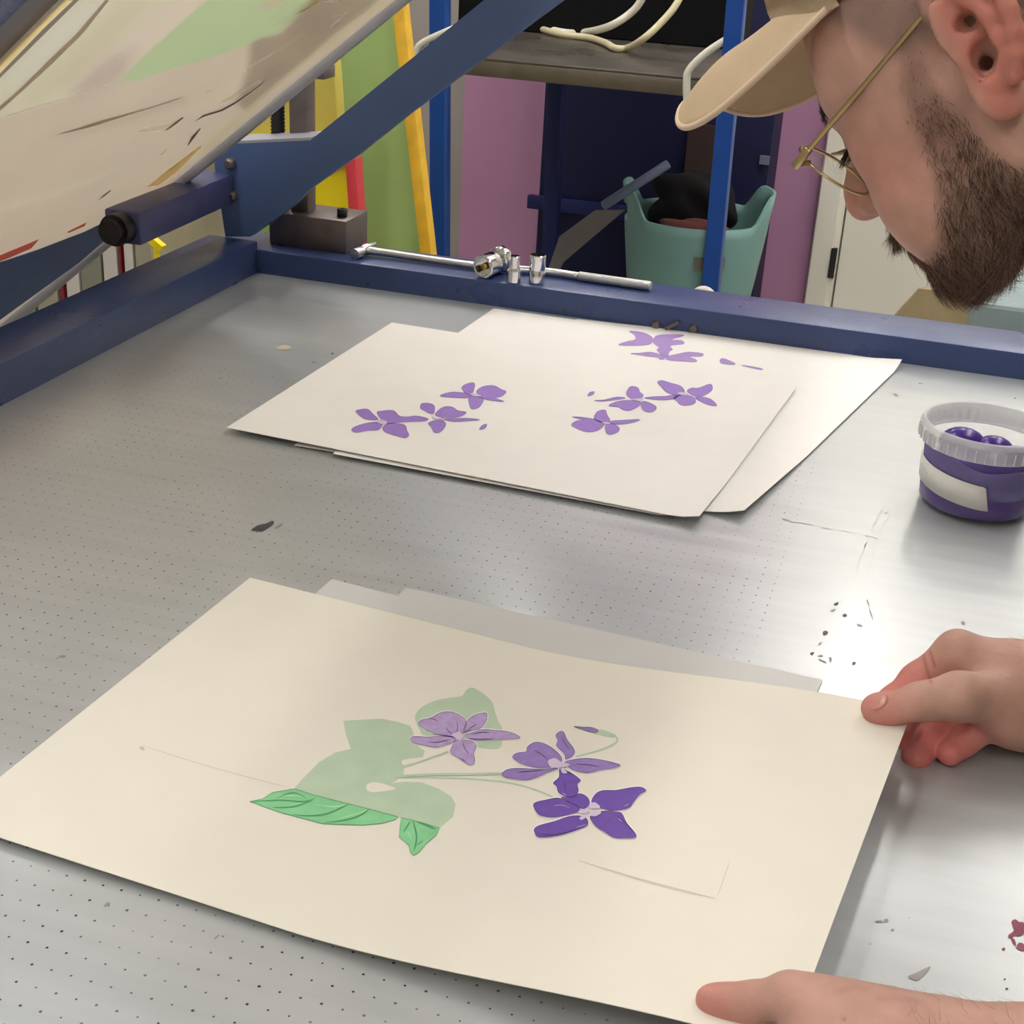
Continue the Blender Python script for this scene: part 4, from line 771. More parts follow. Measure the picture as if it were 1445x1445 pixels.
# signed distances (any units)
def sd_ell(P, c, r, R=None):
    q = P-np.asarray(c, P.dtype)
    if R is not None: q = q@np.asarray(R, P.dtype)
    r = np.asarray(r, P.dtype); k0 = np.sqrt(((q/r)**2).sum(1)); k1 = np.sqrt(((q/(r*r))**2).sum(1))+1e-9
    return k0*(k0-1)/k1
def sd_cap(P, a, b, ra, rb):
    a = np.asarray(a, P.dtype); b = np.asarray(b, P.dtype); ba = b-a; pa = P-a; L2 = float(ba@ba)+1e-12
    h = np.clip(pa@ba/L2, 0, 1); d = pa-h[:, None]*ba
    return np.sqrt((d*d).sum(1))-(ra+(rb-ra)*h)
def smin(a, b, k):
    h = np.maximum(k-np.abs(a-b), 0)/k; return np.minimum(a, b)-h*h*k*.25
def smax(a, b, k): return -smin(-a, -b, k)
def evalsdf(prims, P):
    d = np.full(len(P), 1e3, P.dtype)
    for pr in prims:
        t, a, k, op = pr
        if t == 'E': v = sd_ell(P, *a)
        elif t == 'C': v = sd_cap(P, *a)
        elif t == 'G':                                           # a group blended on its own first
            v = evalsdf(a, P)
        if op == '+': d = smin(d, v, k) if k > 0 else np.minimum(d, v)
        else: d = smax(d, -v, k)
    return d
def surface_nets(fn, lo, hi, h, coarse=4):
    lo = np.array(lo, np.float32); hi = np.array(hi, np.float32)
    n = np.ceil((hi-lo)/(h*coarse)).astype(int)*coarse+1
    nc = (n-1)//coarse
    cx = [lo[i]+h*(np.arange(nc[i])*coarse+coarse/2) for i in range(3)]
    G = np.stack(np.meshgrid(*cx, indexing='ij'), -1).reshape(-1, 3).astype(np.float32)
    dc = fn(G).reshape(nc)
    act = np.abs(dc) < h*coarse*1.9
    act2 = act.copy()
    for ax in range(3):
        for s in (1, -1):
            r = np.roll(act, s, ax); act2 |= r
    full = np.ones(n, np.float32)*1e3
    full[:-1, :-1, :-1] = np.repeat(np.repeat(np.repeat(dc, coarse, 0), coarse, 1), coarse, 2)
    for ax in range(3):
        sl = [slice(None)]*3; sl[ax] = -1; s2 = [slice(None)]*3; s2[ax] = -2; full[tuple(sl)] = full[tuple(s2)]
    m = np.zeros(n, bool); m[:-1, :-1, :-1] = np.repeat(np.repeat(np.repeat(act2, coarse, 0), coarse, 1), coarse, 2)
    idx = np.argwhere(m)
    pts = (lo+idx*h).astype(np.float32); vals = np.empty(len(pts), np.float32)
    for s in range(0, len(pts), 400000): vals[s:s+400000] = fn(pts[s:s+400000])
    full[m] = vals
    S = full < 0
    # cells with a sign change
    c8 = [S[i:n[0]-1+i, j:n[1]-1+j, k:n[2]-1+k] for i in (0, 1) for j in (0, 1) for k in (0, 1)]
    anyS = np.zeros_like(c8[0]); allS = np.ones_like(c8[0])
    for c in c8: anyS |= c; allS &= c
    cell = anyS & ~allS
    ci = np.argwhere(cell); vid = -np.ones(cell.shape, np.int64); vid[cell] = np.arange(len(ci))
    acc = np.zeros((len(ci), 3)); cnt = np.zeros(len(ci))
    for ax in range(3):
        o1, o2 = [(1, 2), (0, 2), (0, 1)][ax]
        for a in (0, 1):
            for b in (0, 1):
                p0 = ci.copy(); p0[:, o1] += a; p0[:, o2] += b; p1 = p0.copy(); p1[:, ax] += 1
                d0 = full[tuple(p0.T)]; d1 = full[tuple(p1.T)]; x = (d0 < 0) != (d1 < 0)
                t = np.where(x, d0/(d0-d1+1e-20), 0); q = p0.astype(float); q[:, ax] += t
                acc[x] += q[x]; cnt[x] += 1
    V = lo+h*acc/np.maximum(cnt, 1)[:, None]
    F = []
    for ax in range(3):
        o1, o2 = [(1, 2), (2, 0), (0, 1)][ax]
        sl0 = [slice(None)]*3; sl1 = [slice(None)]*3; sl0[ax] = slice(0, -1); sl1[ax] = slice(1, None)
        a = S[tuple(sl0)]; b = S[tuple(sl1)]; e = np.argwhere(a != b)
        e = e[(e[:, o1] > 0) & (e[:, o2] > 0) & (e[:, o1] < n[o1]-1) & (e[:, o2] < n[o2]-1)]
        neg = a[tuple(e.T)]
        def cellv(d1, d2):
            q = e.copy(); q[:, o1] -= d1; q[:, o2] -= d2; return vid[tuple(q.T)]
        q = np.stack([cellv(1, 1), cellv(0, 1), cellv(0, 0), cellv(1, 0)], 1)
        q[~neg] = q[~neg][:, ::-1]
        F.append(q[(q >= 0).all(1)])
    F = np.concatenate(F); return V, F
def np_mesh(name, V, F):
    me = bpy.data.meshes.new(name); me.vertices.add(len(V)); me.vertices.foreach_set('co', np.asarray(V, np.float32).ravel())
    F = np.asarray(F); nf, k = F.shape
    me.loops.add(nf*k); me.loops.foreach_set('vertex_index', F.astype(np.int32).ravel()); me.polygons.add(nf); me.polygons.foreach_set('loop_start', np.arange(0, nf*k, k, dtype=np.int32))
    me.polygons.foreach_set('use_smooth', np.ones(nf, bool)); me.update(calc_edges=True); me.validate(); return me
# ---- head (mm, head frame)
H = []
def E(c, r, k=10, op='+', R=None): H.append(('E', (c, r) if R is None else (c, r, R), k, op))
def Cp(a, b, ra, rb, k=10, op='+'): H.append(('C', (a, b, ra, rb), k, op))
def rotm(ax, deg):
    a = math.radians(deg); c, s = math.cos(a), math.sin(a)
    return {'x': np.array([[1, 0, 0], [0, c, -s], [0, s, c]]), 'y': np.array([[c, 0, s], [0, 1, 0], [-s, 0, c]]), 'z': np.array([[c, -s, 0], [s, c, 0], [0, 0, 1]])}[ax]
E((0, 2, 48), (74, 95, 78), 1)
E((0, 40, 10), (64, 54, 62), 20)
Cp((0, -20, -30), (0, -62, -138), 54, 60, 24)
for s in (-1, 1):
    Cp((s*53, 10, -50), (s*20, 68, -82), 13, 15, 22)             # jaw
    Cp((s*57, 2, -12), (s*53, 10, -52), 13, 13, 20)
    E((s*35, 56, -37), (30, 35.5, 48), 18)                         # cheek
    Cp((s*64, 14, -2), (s*50, 68, -2), 8, 13, 18)                # cheekbone
    Cp((s*46, 74, 27), (s*14, 90, 28), 9, 9, 16)                 # brow
    E((s*60, 42, 38), (12, 34, 30), 20)
E((0, 77, -82), (22, 18, 17), 16)                                # chin
E((0, 72, -50), (34, 26, 30), 16)                                # mouth barrel
for s in (-1, 1): E((s*33, 98, 9), (17, 15, 13), 10, '-')        # orbit
for s in (-1, 1):
    E((s*32, 77, 10), (14.5, 13.5, 13.5), 5)                     # lidded eye
    Cp((s*20, 86, 6), (s*44, 80, 6), 2.0, 1.6, 3)                # lower lid
Cp((0, 90, 22), (0, 108, -14), 7, 9, 12)                         # nose
Cp((0, 108, -16), (0, 111, -22), 10, 10.5, 8)
for s in (-1, 1):
    E((s*12, 100, -26), (6.5, 10, 7.5), 6)
E((0, 100, -24), (12, 10, 9), 6)
for s in (-1, 1): E((s*6.8, 104, -34), (3.6, 6.2, 4.6), 2.5, '-')
Cp((-18, 91, -54), (0, 99, -51), 4.5, 5.5, 5); Cp((18, 91, -54), (0, 99, -51), 4.5, 5.5, 5)
Cp((-15, 89, -62), (0, 96, -63), 5, 6.5, 5); Cp((15, 89, -62), (0, 96, -63), 5, 6.5, 5)
Cp((-22, 99, -57.5), (22, 99, -57.5), 2.2, 2.2, 3, '-')
# ears: built for the left (x < 0), mirrored
def ear(s):
    g = []
    X = lambda y, z: s*(72+max(0, .50*(8-y))+.05*max(0, z-10))
    def P(y, z, o=0): return (X(y, z)+s*o, y, z)
    def c(y0, z0, y1, z1, r0, r1, k=4, o0=0, o1=0): g.append(('C', (P(y0, z0, o0), P(y1, z1, o1), r0, r1), k, '+'))
    Rz = rotm('z', s*-26.5)
    g.append(('E', (P(-12, 18, -2), (4, 19, 28), Rz), 1, '+'))    # plate
    g.append(('E', (P(-7, -12, -2), (4, 13, 17), Rz), 8, '+'))
    hel = [(2, 25), (4, 32), (3, 40), (-4, 47), (-14, 49), (-24, 44), (-30, 34), (-32, 22), (-31.5, 10), (-29, 0), (-25, -9), (-19, -17)]
    for a, b in zip(hel[:-1], hel[1:]): c(*a, *b, 4.3, 4.3, 3, 1.5, 1.5)
    g.append(('E', (P(-7.5, -22, 0), (5, 11, 10.5), Rz), 7, '+'))  # lobe
    ah = [(-10, 34), (-18, 26), (-22, 14), (-21, 2), (-17, -8), (-11, -14)]
    for a, b in zip(ah[:-1], ah[1:]): c(*a, *b, 4.2, 4.2, 4, 1.5, 2.)
    c(2, 26, -3, 18, 4, 4, 3, 1, 0); c(-3, 18, -11, 9.5, 4, 3.2, 3, 0, -1)      # crus
    g.append(('E', (P(2, -2, 1), (5, 5.5, 8)), 5, '+'))           # tragus
    g.append(('E', (P(-10, -15, 2), (4, 5, 4)), 4, '+'))           # antitragus
    g.append(('E', (P(-10.5, 17.5, 2), (6, 6, 4.5), Rz), 3, '-'))   # cymba
    g.append(('E', (P(-11, -1, 3), (8.5, 7.5, 8), Rz), 3, '-'))      # cavum
    g.append(('C', ((s*88, -7.5, -4), (s*58, -4, -2), 3.6, 3.2), 1.5, '-'))
    g.append(('C', ((s*84, -6.0, -6), (s*80, -4.5, -14), 2.6, 1.6), 1.5, '-'))
    g.append(('E', (P(-5, 38, 3), (4, 7, 4.5), Rz), 3, '-'))         # fossa under the helix
    return ('G', g, 6, '+')
H.append(ear(-1)); H.append(ear(1))
# ---- hands and arms (world metres, listed as mm for one blend scale)
BODY = []
def w_(p): return tuple(np.asarray(p, float)*1000.)
def chain(pts, rad, k=6, dst=None):
    g = []
    for (a, b), (ra, rb) in zip(zip(pts[:-1], pts[1:]), zip(rad[:-1], rad[1:])): g.append(('C', (w_(a), w_(b), ra, rb), k, '+'))
    return g
def D(x, y, d): return atd(x, y, d)
# right hand: thumb on the sheet, fingers folded below its edge
RH = []
wr = D(1478, 985, .805); wr2 = D(1470, 1000, .80)
thumb = [D(1418, 985, .790), D(1352, 983, .775), D(1300, 990, .778), D(1240, 1002, .789)]
palm = [('E', (w_(D(1408, 960, .806)), (27, 16, 22), np.stack([AR, AW, AU], 1)), 10, '+')]
def G_(prims, k): return ('G', prims, k, '+')
idx = [D(1440, 955, .815), D(1352, 922, .808), D(1296, 962, .818), D(1262, 992, .812), D(1246, 1008, .805)]
mid = [D(1440, 965, .825), D(1368, 950, .836), D(1322, 1000, .842), D(1298, 1030, .826), D(1281, 1052, .813)]
rng_ = [D(1446, 985, .825), D(1388, 975, .838), D(1352, 1005, .826), D(1318, 1040, .806), D(1293, 1068, .797)]
lit = [D(1450, 1000, .815), D(1412, 1000, .825), D(1384, 1018, .812), D(1360, 1044, .798), D(1341, 1062, .792)]
RH += [G_(chain([wr, D(1430, 965, .805), D(1385, 945, .806)], [24, 24, 15], 10), 1)]
RH += [G_(chain([D(1440, 1000, .80), D(1400, 985, .812)], [20, 17], 10), 14)]
RH += [G_(chain(idx, [15, 12.5, 10, 8.8, 7.6], 6), 7)]
RH += [G_(chain(mid, [15, 12, 9.8, 8.6, 7.6], 6), 3.)]
RH += [G_(chain(rng_, [14, 11.5, 9.6, 8.8, 8.0], 6), 2.)]
RH += [G_(chain(lit, [13, 10.5, 8.6, 8, 7.4], 6), 2.)]
RH += [G_(chain(thumb, [16.5, 12.2, 9.3, 7.8], 8)+[('E', (w_(D(1250, 1001, .7865)), (13, 8.0, 8.4), np.stack([AR*.985-AU*.17, AW, AU*.985+AR*.17], 1)), 6, '+')], 5)]
RH += [('C', (w_(D(1415, 1010, .792)), w_(D(1460, 1010, .80)), 15, 18), 12, '+')]
elbR = np.array([.78, .36, .13]); shR = np.array([.80, .52, .36])
RH += [G_(chain([wr, wr+(elbR-wr)*.3, elbR], [24, 32, 40], 10), 14)]
# left hand
LH = []
lth = [D(1165, 1432, .562), D(1114, 1405, .570), D(1060, 1414, .579), D(1006, 1420, .588)]
lwr = D(1300, 1492, .556)
LH += [G_(chain([lwr, D(1220, 1462, .556), D(1155, 1432, .563)], [20.5, 18, 14], 10), 1)]
LH += [G_(chain(lth, [13, 8.2, 7.0, 5.8], 7)+[('E', (w_(D(1024, 1414, .5845)), (12, 7.6, 6.9), np.stack([AR*.96-AU*.26, AW, AU*.96+AR*.26], 1)), 6, '+')], 8)]
for i, (dx, dy, dd, L) in enumerate([(0, 0, 0, 1.), (6, 34, -.012, 1.05), (20, 66, -.024, 1.), (42, 92, -.034, .85)]):
    pts = [D(1215, 1505+dy*.8, .552+dd*.8), D(1138+dx, 1502+dy, .556+dd), D(1075+dx-25*(L-1), 1512+dy, .574+dd), D(1020+dx-45*(L-1), 1500+dy, .590+dd*.9), D(980+dx-60*(L-1), 1478+dy, .600+dd*.8)]
    LH += [G_(chain(pts, [13, 10.5, 9, 8.2, 7], 6), 3. if i else 4)]
LH += [('C', (w_(D(1235, 1510, .540)), w_(D(1160, 1530, .540)), 20, 18), 14, '+')]
elbL = np.array([.80, .02, .085]); shL = np.array([.80, .14, .36])
LH += [G_(chain([lwr, lwr+(elbL-lwr)*.35, elbL], [20.5, 25, 38], 10), 14)]
# trunk, upper arms, legs
TR_ = []
nb = hw((0, -62, -138)); hip = np.array([1.12, .33, .10])
chest = np.array([.86, .33, .30])
TR_ += [G_(chain([hw((0, -20, -40)), nb], [50, 58], 10), 1)]
TR_ += [G_(chain([nb, chest+np.array([-.06, 0, .05])], [58, 70], 20), 30)]
TR_ += [('E', (w_(chest), (150, 165, 105)), 40, '+'), ('E', (w_((chest+hip)/2), (150, 145, 110)), 50, '+'), ('E', (w_(hip), (110, 150, 110)), 50, '+')]
TR_ += [G_(chain([shR, elbR], [56, 40], 10), 40), G_(chain([shL, elbL], [56, 40], 10), 40)]
for yy in (.43, .23):
    TR_ += [G_(chain([(1.12, yy, .05), (1.06, yy, -.38), (1.10, yy, -.78)], [85, 55, 42], 10), 30), G_(chain([(1.10, yy, -.815), (.97, yy, -.83)], [32, 24], 10), 20)]
def head_in_world(P): return evalsdf(H, wh(P).astype(np.float32))
def body_fn(P):                                                  # P in metres -> mm distance
    return evalsdf(ALL, (P*1000).astype(np.float32))
def near(P, c, r): return True
def part_fn(*lists):
    def f(P):
        Pm = (P*1000).astype(np.float32); d = None
        for L, k in lists:
            v = head_in_world(P) if L is H else evalsdf(L, Pm)
            d = v if d is None else smin(d, v, k)
        return d/1000.
    return f
HV, HF = surface_nets(part_fn((H, 1)), hw((0, 0, 0))-.185, hw((0, 0, 0))+.185, .0019)
RV, RF = surface_nets(part_fn((RH, 1)), [.405, .17, -.012], [.60, .345, .115], .0013)
LV, LF = surface_nets(part_fn((LH, 1)), [.36, -.11, -.012], [.60, .06, .11], .0013)
TV, TF = surface_nets(part_fn((TR_, 1), (RH, 20), (LH, 20)), [.50, -.12, FLOOR_Z-.02], [1.36, .74, .60], .008)
# keep the coarse trunk out of the finely built hands
def inside(V, lo, hi): return ((V > np.array(lo)) & (V < np.array(hi))).all(1)
kill = inside(TV, [.36, -.2, -.1], [.594, .4, .115]) | (np.linalg.norm(wh(TV)-np.array([0, 0, 0]), axis=1) < 150)
TF = TF[~kill[TF].any(1)]
BV = np.concatenate([HV, RV, LV, TV]); BF = np.concatenate([HF, RF+len(HV), LF+len(HV)+len(RV), TF+len(HV)+len(RV)+len(LV)])
# skin colour per vertex
def srgb(c): return np.array(lin(c)[:3])
def mixc(a, b, t): t = np.clip(t, 0, 1)[:, None]; return a*(1-t)+b*t
def sst(x, a, b): t = np.clip((x-a)/(b-a), 0, 1); return t*t*(3-2*t)
base = srgb(SKIN if 'SKIN' in globals() else (190, 149, 134)); red = srgb((198, 118, 104)); stub = srgb((120, 100, 92)); bear = srgb((122, 92, 78)); lip = srgb((176, 106, 98))
col = np.tile(base, (len(BV), 1))
hm = wh(HV)
x, y, z = hm[:, 0], hm[:, 1], hm[:, 2]; ax_ = np.abs(x)
def poly_in(pts, px, py):
    r = np.zeros(len(px), bool); n = len(pts)
    for i in range(n):
        (x0, y0), (x1, y1) = pts[i], pts[(i+1) % n]
        c = ((y0 > py) != (y1 > py)) & (px < (x1-x0)*(py-y0)/(y1-y0+1e-9)+x0); r ^= c
    return r
SIDE = [(27, 22), (37, 6), (42, -18), (45, -36), (53, -53), (61, -66), (74, -70), (96, -73), (120, -74), (120, -125), (20, -125), (-6, -112), (-8, -78), (4, -56), (16, -29), (21, -10), (19, 22)]
FRONT_ = [(-23, -38), (-9, -37), (9, -37), (23, -38), (31, -60), (44, -78), (48, -125), (-48, -125), (-44, -78), (-31, -60)]
def beardmask(p):
    x, y, z = p[:, 0], p[:, 1], p[:, 2]; s = (np.abs(x) > 28) & poly_in(SIDE, y, z)
    f = (y > 66) & poly_in(FRONT_, x, z) & ~((np.abs(x) < 20) & (z < -47.5) & (z > -68.5)) & (z < -40)
    n = (z < -84) & (y > -30) & (y < 66) & (np.abs(x) < 62) & (z > -128)
    return s | f | n
bm_ = np.mean([beardmask(hm+RNG.normal(0, 1, 3)*np.array([2.5, 3.2, 3.2])) for _ in range(14)], 0)
hc = np.tile(base, (len(HV), 1))
earw = sst(ax_, 76, 84)*sst(-y, -8, 6)*(z > -36)
hc = mixc(hc, red, .75*earw)
hc = mixc(hc, red, .55*np.exp(-((hm-np.array([0, 112, -22]))**2).sum(1)/260))
hc = mixc(hc, red, .4*(np.exp(-((hm-np.array([-46, 66, -16]))**2).sum(1)/900)+np.exp(-((hm-np.array([46, 66, -16]))**2).sum(1)/900)))
hl = sst(z, 16, 30)*sst(52+(z-62)*.55-y+np.clip(20-z, 0, 99)*0, -6, 8)*(ax_ > 30)*sst(y, -2, 12)
hl = np.maximum(hl, sst(z, 46, 62)*(y < 40)); hl = np.maximum(hl, (y < -28)*sst(z, -30, -10))
hc = mixc(hc, stub, .72*hl*(1-earw))
hc = mixc(hc, bear, .62*bm_)
lipw = ((ax_ < 21) & (z < -48) & (z > -68) & (y > 84)).astype(float); hc = mixc(hc, lip, .7*lipw)
can = np.exp(-(((hm-np.array([-70, -6, -3]))/np.array([9, 5, 5]))**2).sum(1)); hc = mixc(hc, srgb((92, 34, 28)), .9*np.clip(can*1.4, 0, 1)*(ax_ < 78))  # shade of the ear canal put into the skin colour
col[:len(HV)] = hc
tips = [(thumb[3], 15), (rng_[4], 20), (lit[4], 18), (mid[4], 20), (idx[3], 20), (lth[3], 15), (idx[2], 12)]
fingred = srgb((206, 118, 112))
for p, s_ in tips:
    for V, o in ((RV, len(HV)), (LV, len(HV)+len(RV))):
        g = np.exp(-((V-p)**2).sum(1)/(s_/1000)**2); col[o:o+len(V)] = mixc(col[o:o+len(V)], fingred, .75*g)
for chn in (rng_, lit, mid, idx):
    for p in chn[2:]:
        g = np.exp(-((RV-p)**2).sum(1)/.018**2); o = len(HV); col[o:o+len(RV)] = mixc(col[o:o+len(RV)], fingred, .45*g)
# knuckle crease shade painted on the right hand, small mole on the left wrist
def px_of(V):
    d = V-C; zz = d@AW; return np.stack([722.5+FPX*(d@AR)/zz, 722.5-FPX*(d@AU)/zz], 1)
def crease(V, o, pts, wpx, k, c_):
    P2 = px_of(V); best = np.full(len(V), 1e9)
    for a, b in zip(pts[:-1], pts[1:]):
        a, b = np.array(a, float), np.array(b, float); t = np.clip(((P2-a)@(b-a))/((b-a)@(b-a)), 0, 1); best = np.minimum(best, np.hypot(*(P2-a-t[:, None]*(b-a)).T))
    col[o:o+len(V)] = mixc(col[o:o+len(V)], srgb(c_), k*np.exp(-(best/wpx)**2))
oR, oL = len(HV), len(HV)+len(RV)
for pts in ([(1303, 925), (1308, 945), (1314, 963)], [(1313, 920), (1319, 940)]): crease(RV, oR, pts, 2.2, .5, (140, 70, 62))
for pts in ([(1180, 1400), (1205, 1392), (1225, 1396)], [(1240, 1408), (1300, 1412)]): crease(LV, oL, pts, 5, .2, (150, 100, 96))
crease(LV, oL, [(1190, 1437), (1191, 1438)], 2.6, .8, (84, 52, 44))
# nail beds on the thumbs
def nail(V, o, c, ux, uy, a, b):
    q = V-c; u = q@ux; v = q@uy; wgt = (1-sst(np.sqrt((u/a)**2+(v/b)**2), .8, 1.05)); nz = (q@-AW) > -.004
    col[o:o+len(V)] = mixc(col[o:o+len(V)], srgb((214, 150, 140)), .8*wgt*nz)
person = thing('person', (1.08, .33, FLOOR_Z), 'bearded person in beige cap and gold glasses leaning over the print with both hands', 'person')
me = np_mesh('body', BV, BF)
ca = me.color_attributes.new('tone', 'FLOAT_COLOR', 'POINT'); ca.data.foreach_set('color', np.concatenate([col, np.ones((len(col), 1))], 1).astype(np.float32).ravel())
M_SKIN = mat('skin', (200, 150, 130), .5, 0, .085, 70, .35, bump=.12, bscale=900, sss=.12, attr='tone')
body = link('body', me, M_SKIN, person, True)
# ---- clothes: shirt, trousers, shoes as thickened shells of the trunk
def offset_fn(fn, off, lim):
    return lambda P: np.maximum(fn(P)-off, lim(P))
SHIRT = [t for t in TR_[1:7]]
def shirt_lim(P):
    dn = (P-nb)@((chest-nb)/np.linalg.norm(chest-nb)); a = .045-dn
    b = (P[:, 2]*0+1)*0-1
    lr = np.maximum(.14-np.linalg.norm(P-elbR, axis=1), .14-np.linalg.norm(P-elbL, axis=1))
    return np.maximum(np.maximum(a, lr), P[:, 0]-1.22)
SV, SF = surface_nets(offset_fn(part_fn((TR_[1:7], 1)), .010, shirt_lim), [.56, -.12, -.12], [1.36, .74, .60], .008)
link('shirt', np_mesh('shirt', SV, SF), mat('light_blue_cotton', (150, 170, 182), .85, 0, .05, 30, bump=.2, bscale=60), person, True)
QV, QF = surface_nets(offset_fn(part_fn((TR_[5:6]+TR_[7:], 1)), .009, lambda P: np.maximum(np.maximum(1.02-P[:, 0]-.5*(P[:, 2] < -.0), (P[:, 2]-.12)), -.79-P[:, 2])), [.85, .08, FLOOR_Z-.02], [1.36, .60, .30], .008)
link('trousers', np_mesh('trousers', QV, QF), mat('dark_denim', (52, 58, 74), .85, 0, .08, 40), person, True)
for yy in (.43, .23):
    bm = NB(); add_tube(bm, [(1.16, yy, FLOOR_Z+.045), (1.10, yy, FLOOR_Z+.05), (1.02, yy, FLOOR_Z+.042), (.93, yy, FLOOR_Z+.032)], [.040, .048, .046, .030], 18, sub=4); obj('shoe', bm, mat('black_shoe', (36, 36, 38), .6), person)
# ---- hair strands
def tri_pick(V, F, mask, n, rng):
    f = F[mask[F].all(1)]; a = V[f[:, 0]]; b = V[f[:, 1]]; c = V[f[:, 2]]; d = V[f[:, 3]]
    ar = np.linalg.norm(np.cross(c-a, d-b), axis=1); p = ar/ar.sum(); k = rng.choice(len(f), n, p=p); u, v = rng.random((2, n, 1))
    P = (a[k]*(1-u)+b[k]*u)*(1-v)+(d[k]*(1-u)+c[k]*u)*v; N = np.cross(c[k]-a[k], d[k]-b[k]); N /= np.linalg.norm(N, axis=1)[:, None]+1e-12
    return P, N
def strands(P, N, Dr, Ln, w, rng, curl=.25, lift=.35, npt=4):
    n = len(P); T = Dr-N*(Dr*N).sum(1)[:, None]; T /= np.linalg.norm(T, axis=1)[:, None]+1e-9
    B = np.cross(N, T); j = rng.normal(0, curl, (n, 1)); T = T+B*j; T /= np.linalg.norm(T, axis=1)[:, None]
    V = []; F = []; ts = np.linspace(0, 1, npt)
    cen = []
    for t in ts:
        cen.append(P-N*.0006+T*(Ln*t)[:, None]+N*(Ln*lift*(t-.45*t*t))[:, None]+B*(Ln*rng.normal(0, .05, n)*t)[:, None])
    S = np.cross(T, N)
    for i, t in enumerate(ts):
        ww = w*(1-.85*t) if np.isscalar(w) else (w*(1-.85*t))[:, None]
        for k in range(3):
            a = 2*math.pi*k/3; V.append(cen[i]+(math.cos(a)*S+math.sin(a)*N)*ww)
    V = np.stack(V, 1)                                           # n, npt*3, 3
    off = (np.arange(n)*npt*3)[:, None]
    for i in range(npt-1):
        for k in range(3):
            F.append(np.concatenate([off+i*3+k, off+i*3+(k+1) % 3, off+(i+1)*3+(k+1) % 3, off+(i+1)*3+k], 1))
    return V.reshape(-1, 3), np.concatenate(F)
def hair_obj(name, V, F, cols, m, parent):
    me = np_mesh(name, V, F); ca = me.color_attributes.new('tone', 'FLOAT_COLOR', 'POINT'); ca.data.foreach_set('color', np.concatenate([cols, np.ones((len(cols), 1))], 1).astype(np.float32).ravel())
    return link(name, me, m, parent, True)
M_HAIR = mat('hair', (80, 60, 48), .5, 0, .05, 90, .3, attr='tone')
rg = np.random.default_rng(5)
hmask = bm_ > .06; hw_ = bm_
P, N = tri_pick(HV, HF, hmask, BEARD_N if 'BEARD_N' in globals() else 16000, rg)
ph = wh(P); Nh = N@HRm
side = np.clip((np.abs(ph[:, 0])-22)/20, 0, 1)[:, None]
dr_side = np.array([0, .28, -1.]); dr_front = np.stack([np.sign(ph[:, 0])*.5, np.full(len(ph), .15), np.full(len(ph), -1.)], 1)
Dh = dr_side*side+dr_front*(1-side); Dw = Dh@HRm.T
low = np.clip((-ph[:, 2]-5)/85, 0, 1)
Ln = (.0035+.0125*low)*rg.uniform(.6, 1.25, len(P)); must = (np.abs(ph[:, 0]) < 26) & (ph[:, 2] > -52) & (ph[:, 1] > 84); Ln[must] = .009*rg.uniform(.7, 1.2, must.sum())
bq = np.mean([beardmask(ph+rg.normal(0, 1, ph.shape)*2.6) for _ in range(10)], 0)
keep = rg.random(len(P)) < np.clip(.55+1.0*np.clip((12-ph[:, 2])/40, 0, 1), 0, 1)*bq**1.3
P, N, Dw, Ln, ph = P[keep], N[keep], Dw[keep], Ln[keep], ph[keep]
mm = (ax_ < 25) & (z < -36) & (z > -50) & (y > 84)
Pm, Nm = tri_pick(HV, HF, mm, 1500, rg); pm = wh(Pm); P = np.concatenate([P, Pm]); N = np.concatenate([N, Nm]); Dw = np.concatenate([Dw, np.stack([np.sign(pm[:, 0])*.6, np.full(len(pm), .25), np.full(len(pm), -1.)], 1)@HRm.T]); Ln = np.concatenate([Ln, .011*rg.uniform(.7, 1.3, len(pm))])
V_, F_ = strands(P, N, Dw, Ln, .0002, rg, .42, .42)
c0, c1, c2 = srgb((116, 92, 78)), srgb((164, 138, 120)), srgb((66, 48, 40))
t = rg.random((len(P), 1)); cc = np.where(t < .45, c0, np.where(t < .75, c1, c2)); cc = cc*(1+.0*t); cols = np.repeat(cc, 12, 0)
tag(hair_obj('beard', V_, F_, cols, M_HAIR, person), 'short brown beard', kind='stuff')
# buzzed hair at the temple and back of the head
hb = (hl > .35) & (earw < .2)
P, N = tri_pick(HV, HF, hb, 5000, rg); V_, F_ = strands(P, N, np.tile(np.array([0, -.3, -1.])@HRm.T, (len(P), 1)), .0016*rg.uniform(.6, 1.3, len(P)), .00013, rg, .4, .6, 3)
tag(hair_obj('hair', V_, F_, np.tile(srgb((96, 82, 76)), (len(V_), 1)), M_HAIR, person), 'very short buzzed hair', kind='stuff')
# eyebrows and lashes
br = (np.abs(np.abs(x)-30) < 17) & (np.abs(z-(30-np.abs(ax_-30)*.12)) < 4.0) & (y > 66)
P, N = tri_pick(HV, HF, br, 520, rg); sx = np.sign(wh(P)[:, 0]); Dw = np.stack([sx, np.zeros(len(P)), np.full(len(P), -.15)], 1)@HRm.T
V_, F_ = strands(P, N, Dw, .0075*rg.uniform(.6, 1.2, len(P)), .00022, rg, .3, .3); tag(hair_obj('eyebrows', V_, F_, np.tile(srgb((66, 50, 44)), (len(V_), 1)), M_HAIR, person), kind='stuff')
Pl, Dl = [], []
for s in (-1, 1):
    for k in range(46):
        a = k/45*2-1; px_ = s*32+a*13; py_ = 77+13.5*math.sqrt(max(0, 1-(a*.93)**2))*.98; pz_ = 6.5-1.5*(1-a*a)
        Pl.append((px_, py_, pz_)); Dl.append((a*.5, .9, -.75))
Pl = hw(np.array(Pl)); Dl = np.array(Dl)@HRm.T; Nl = np.tile(np.array([0, .5, .85])@HRm.T, (len(Pl), 1))
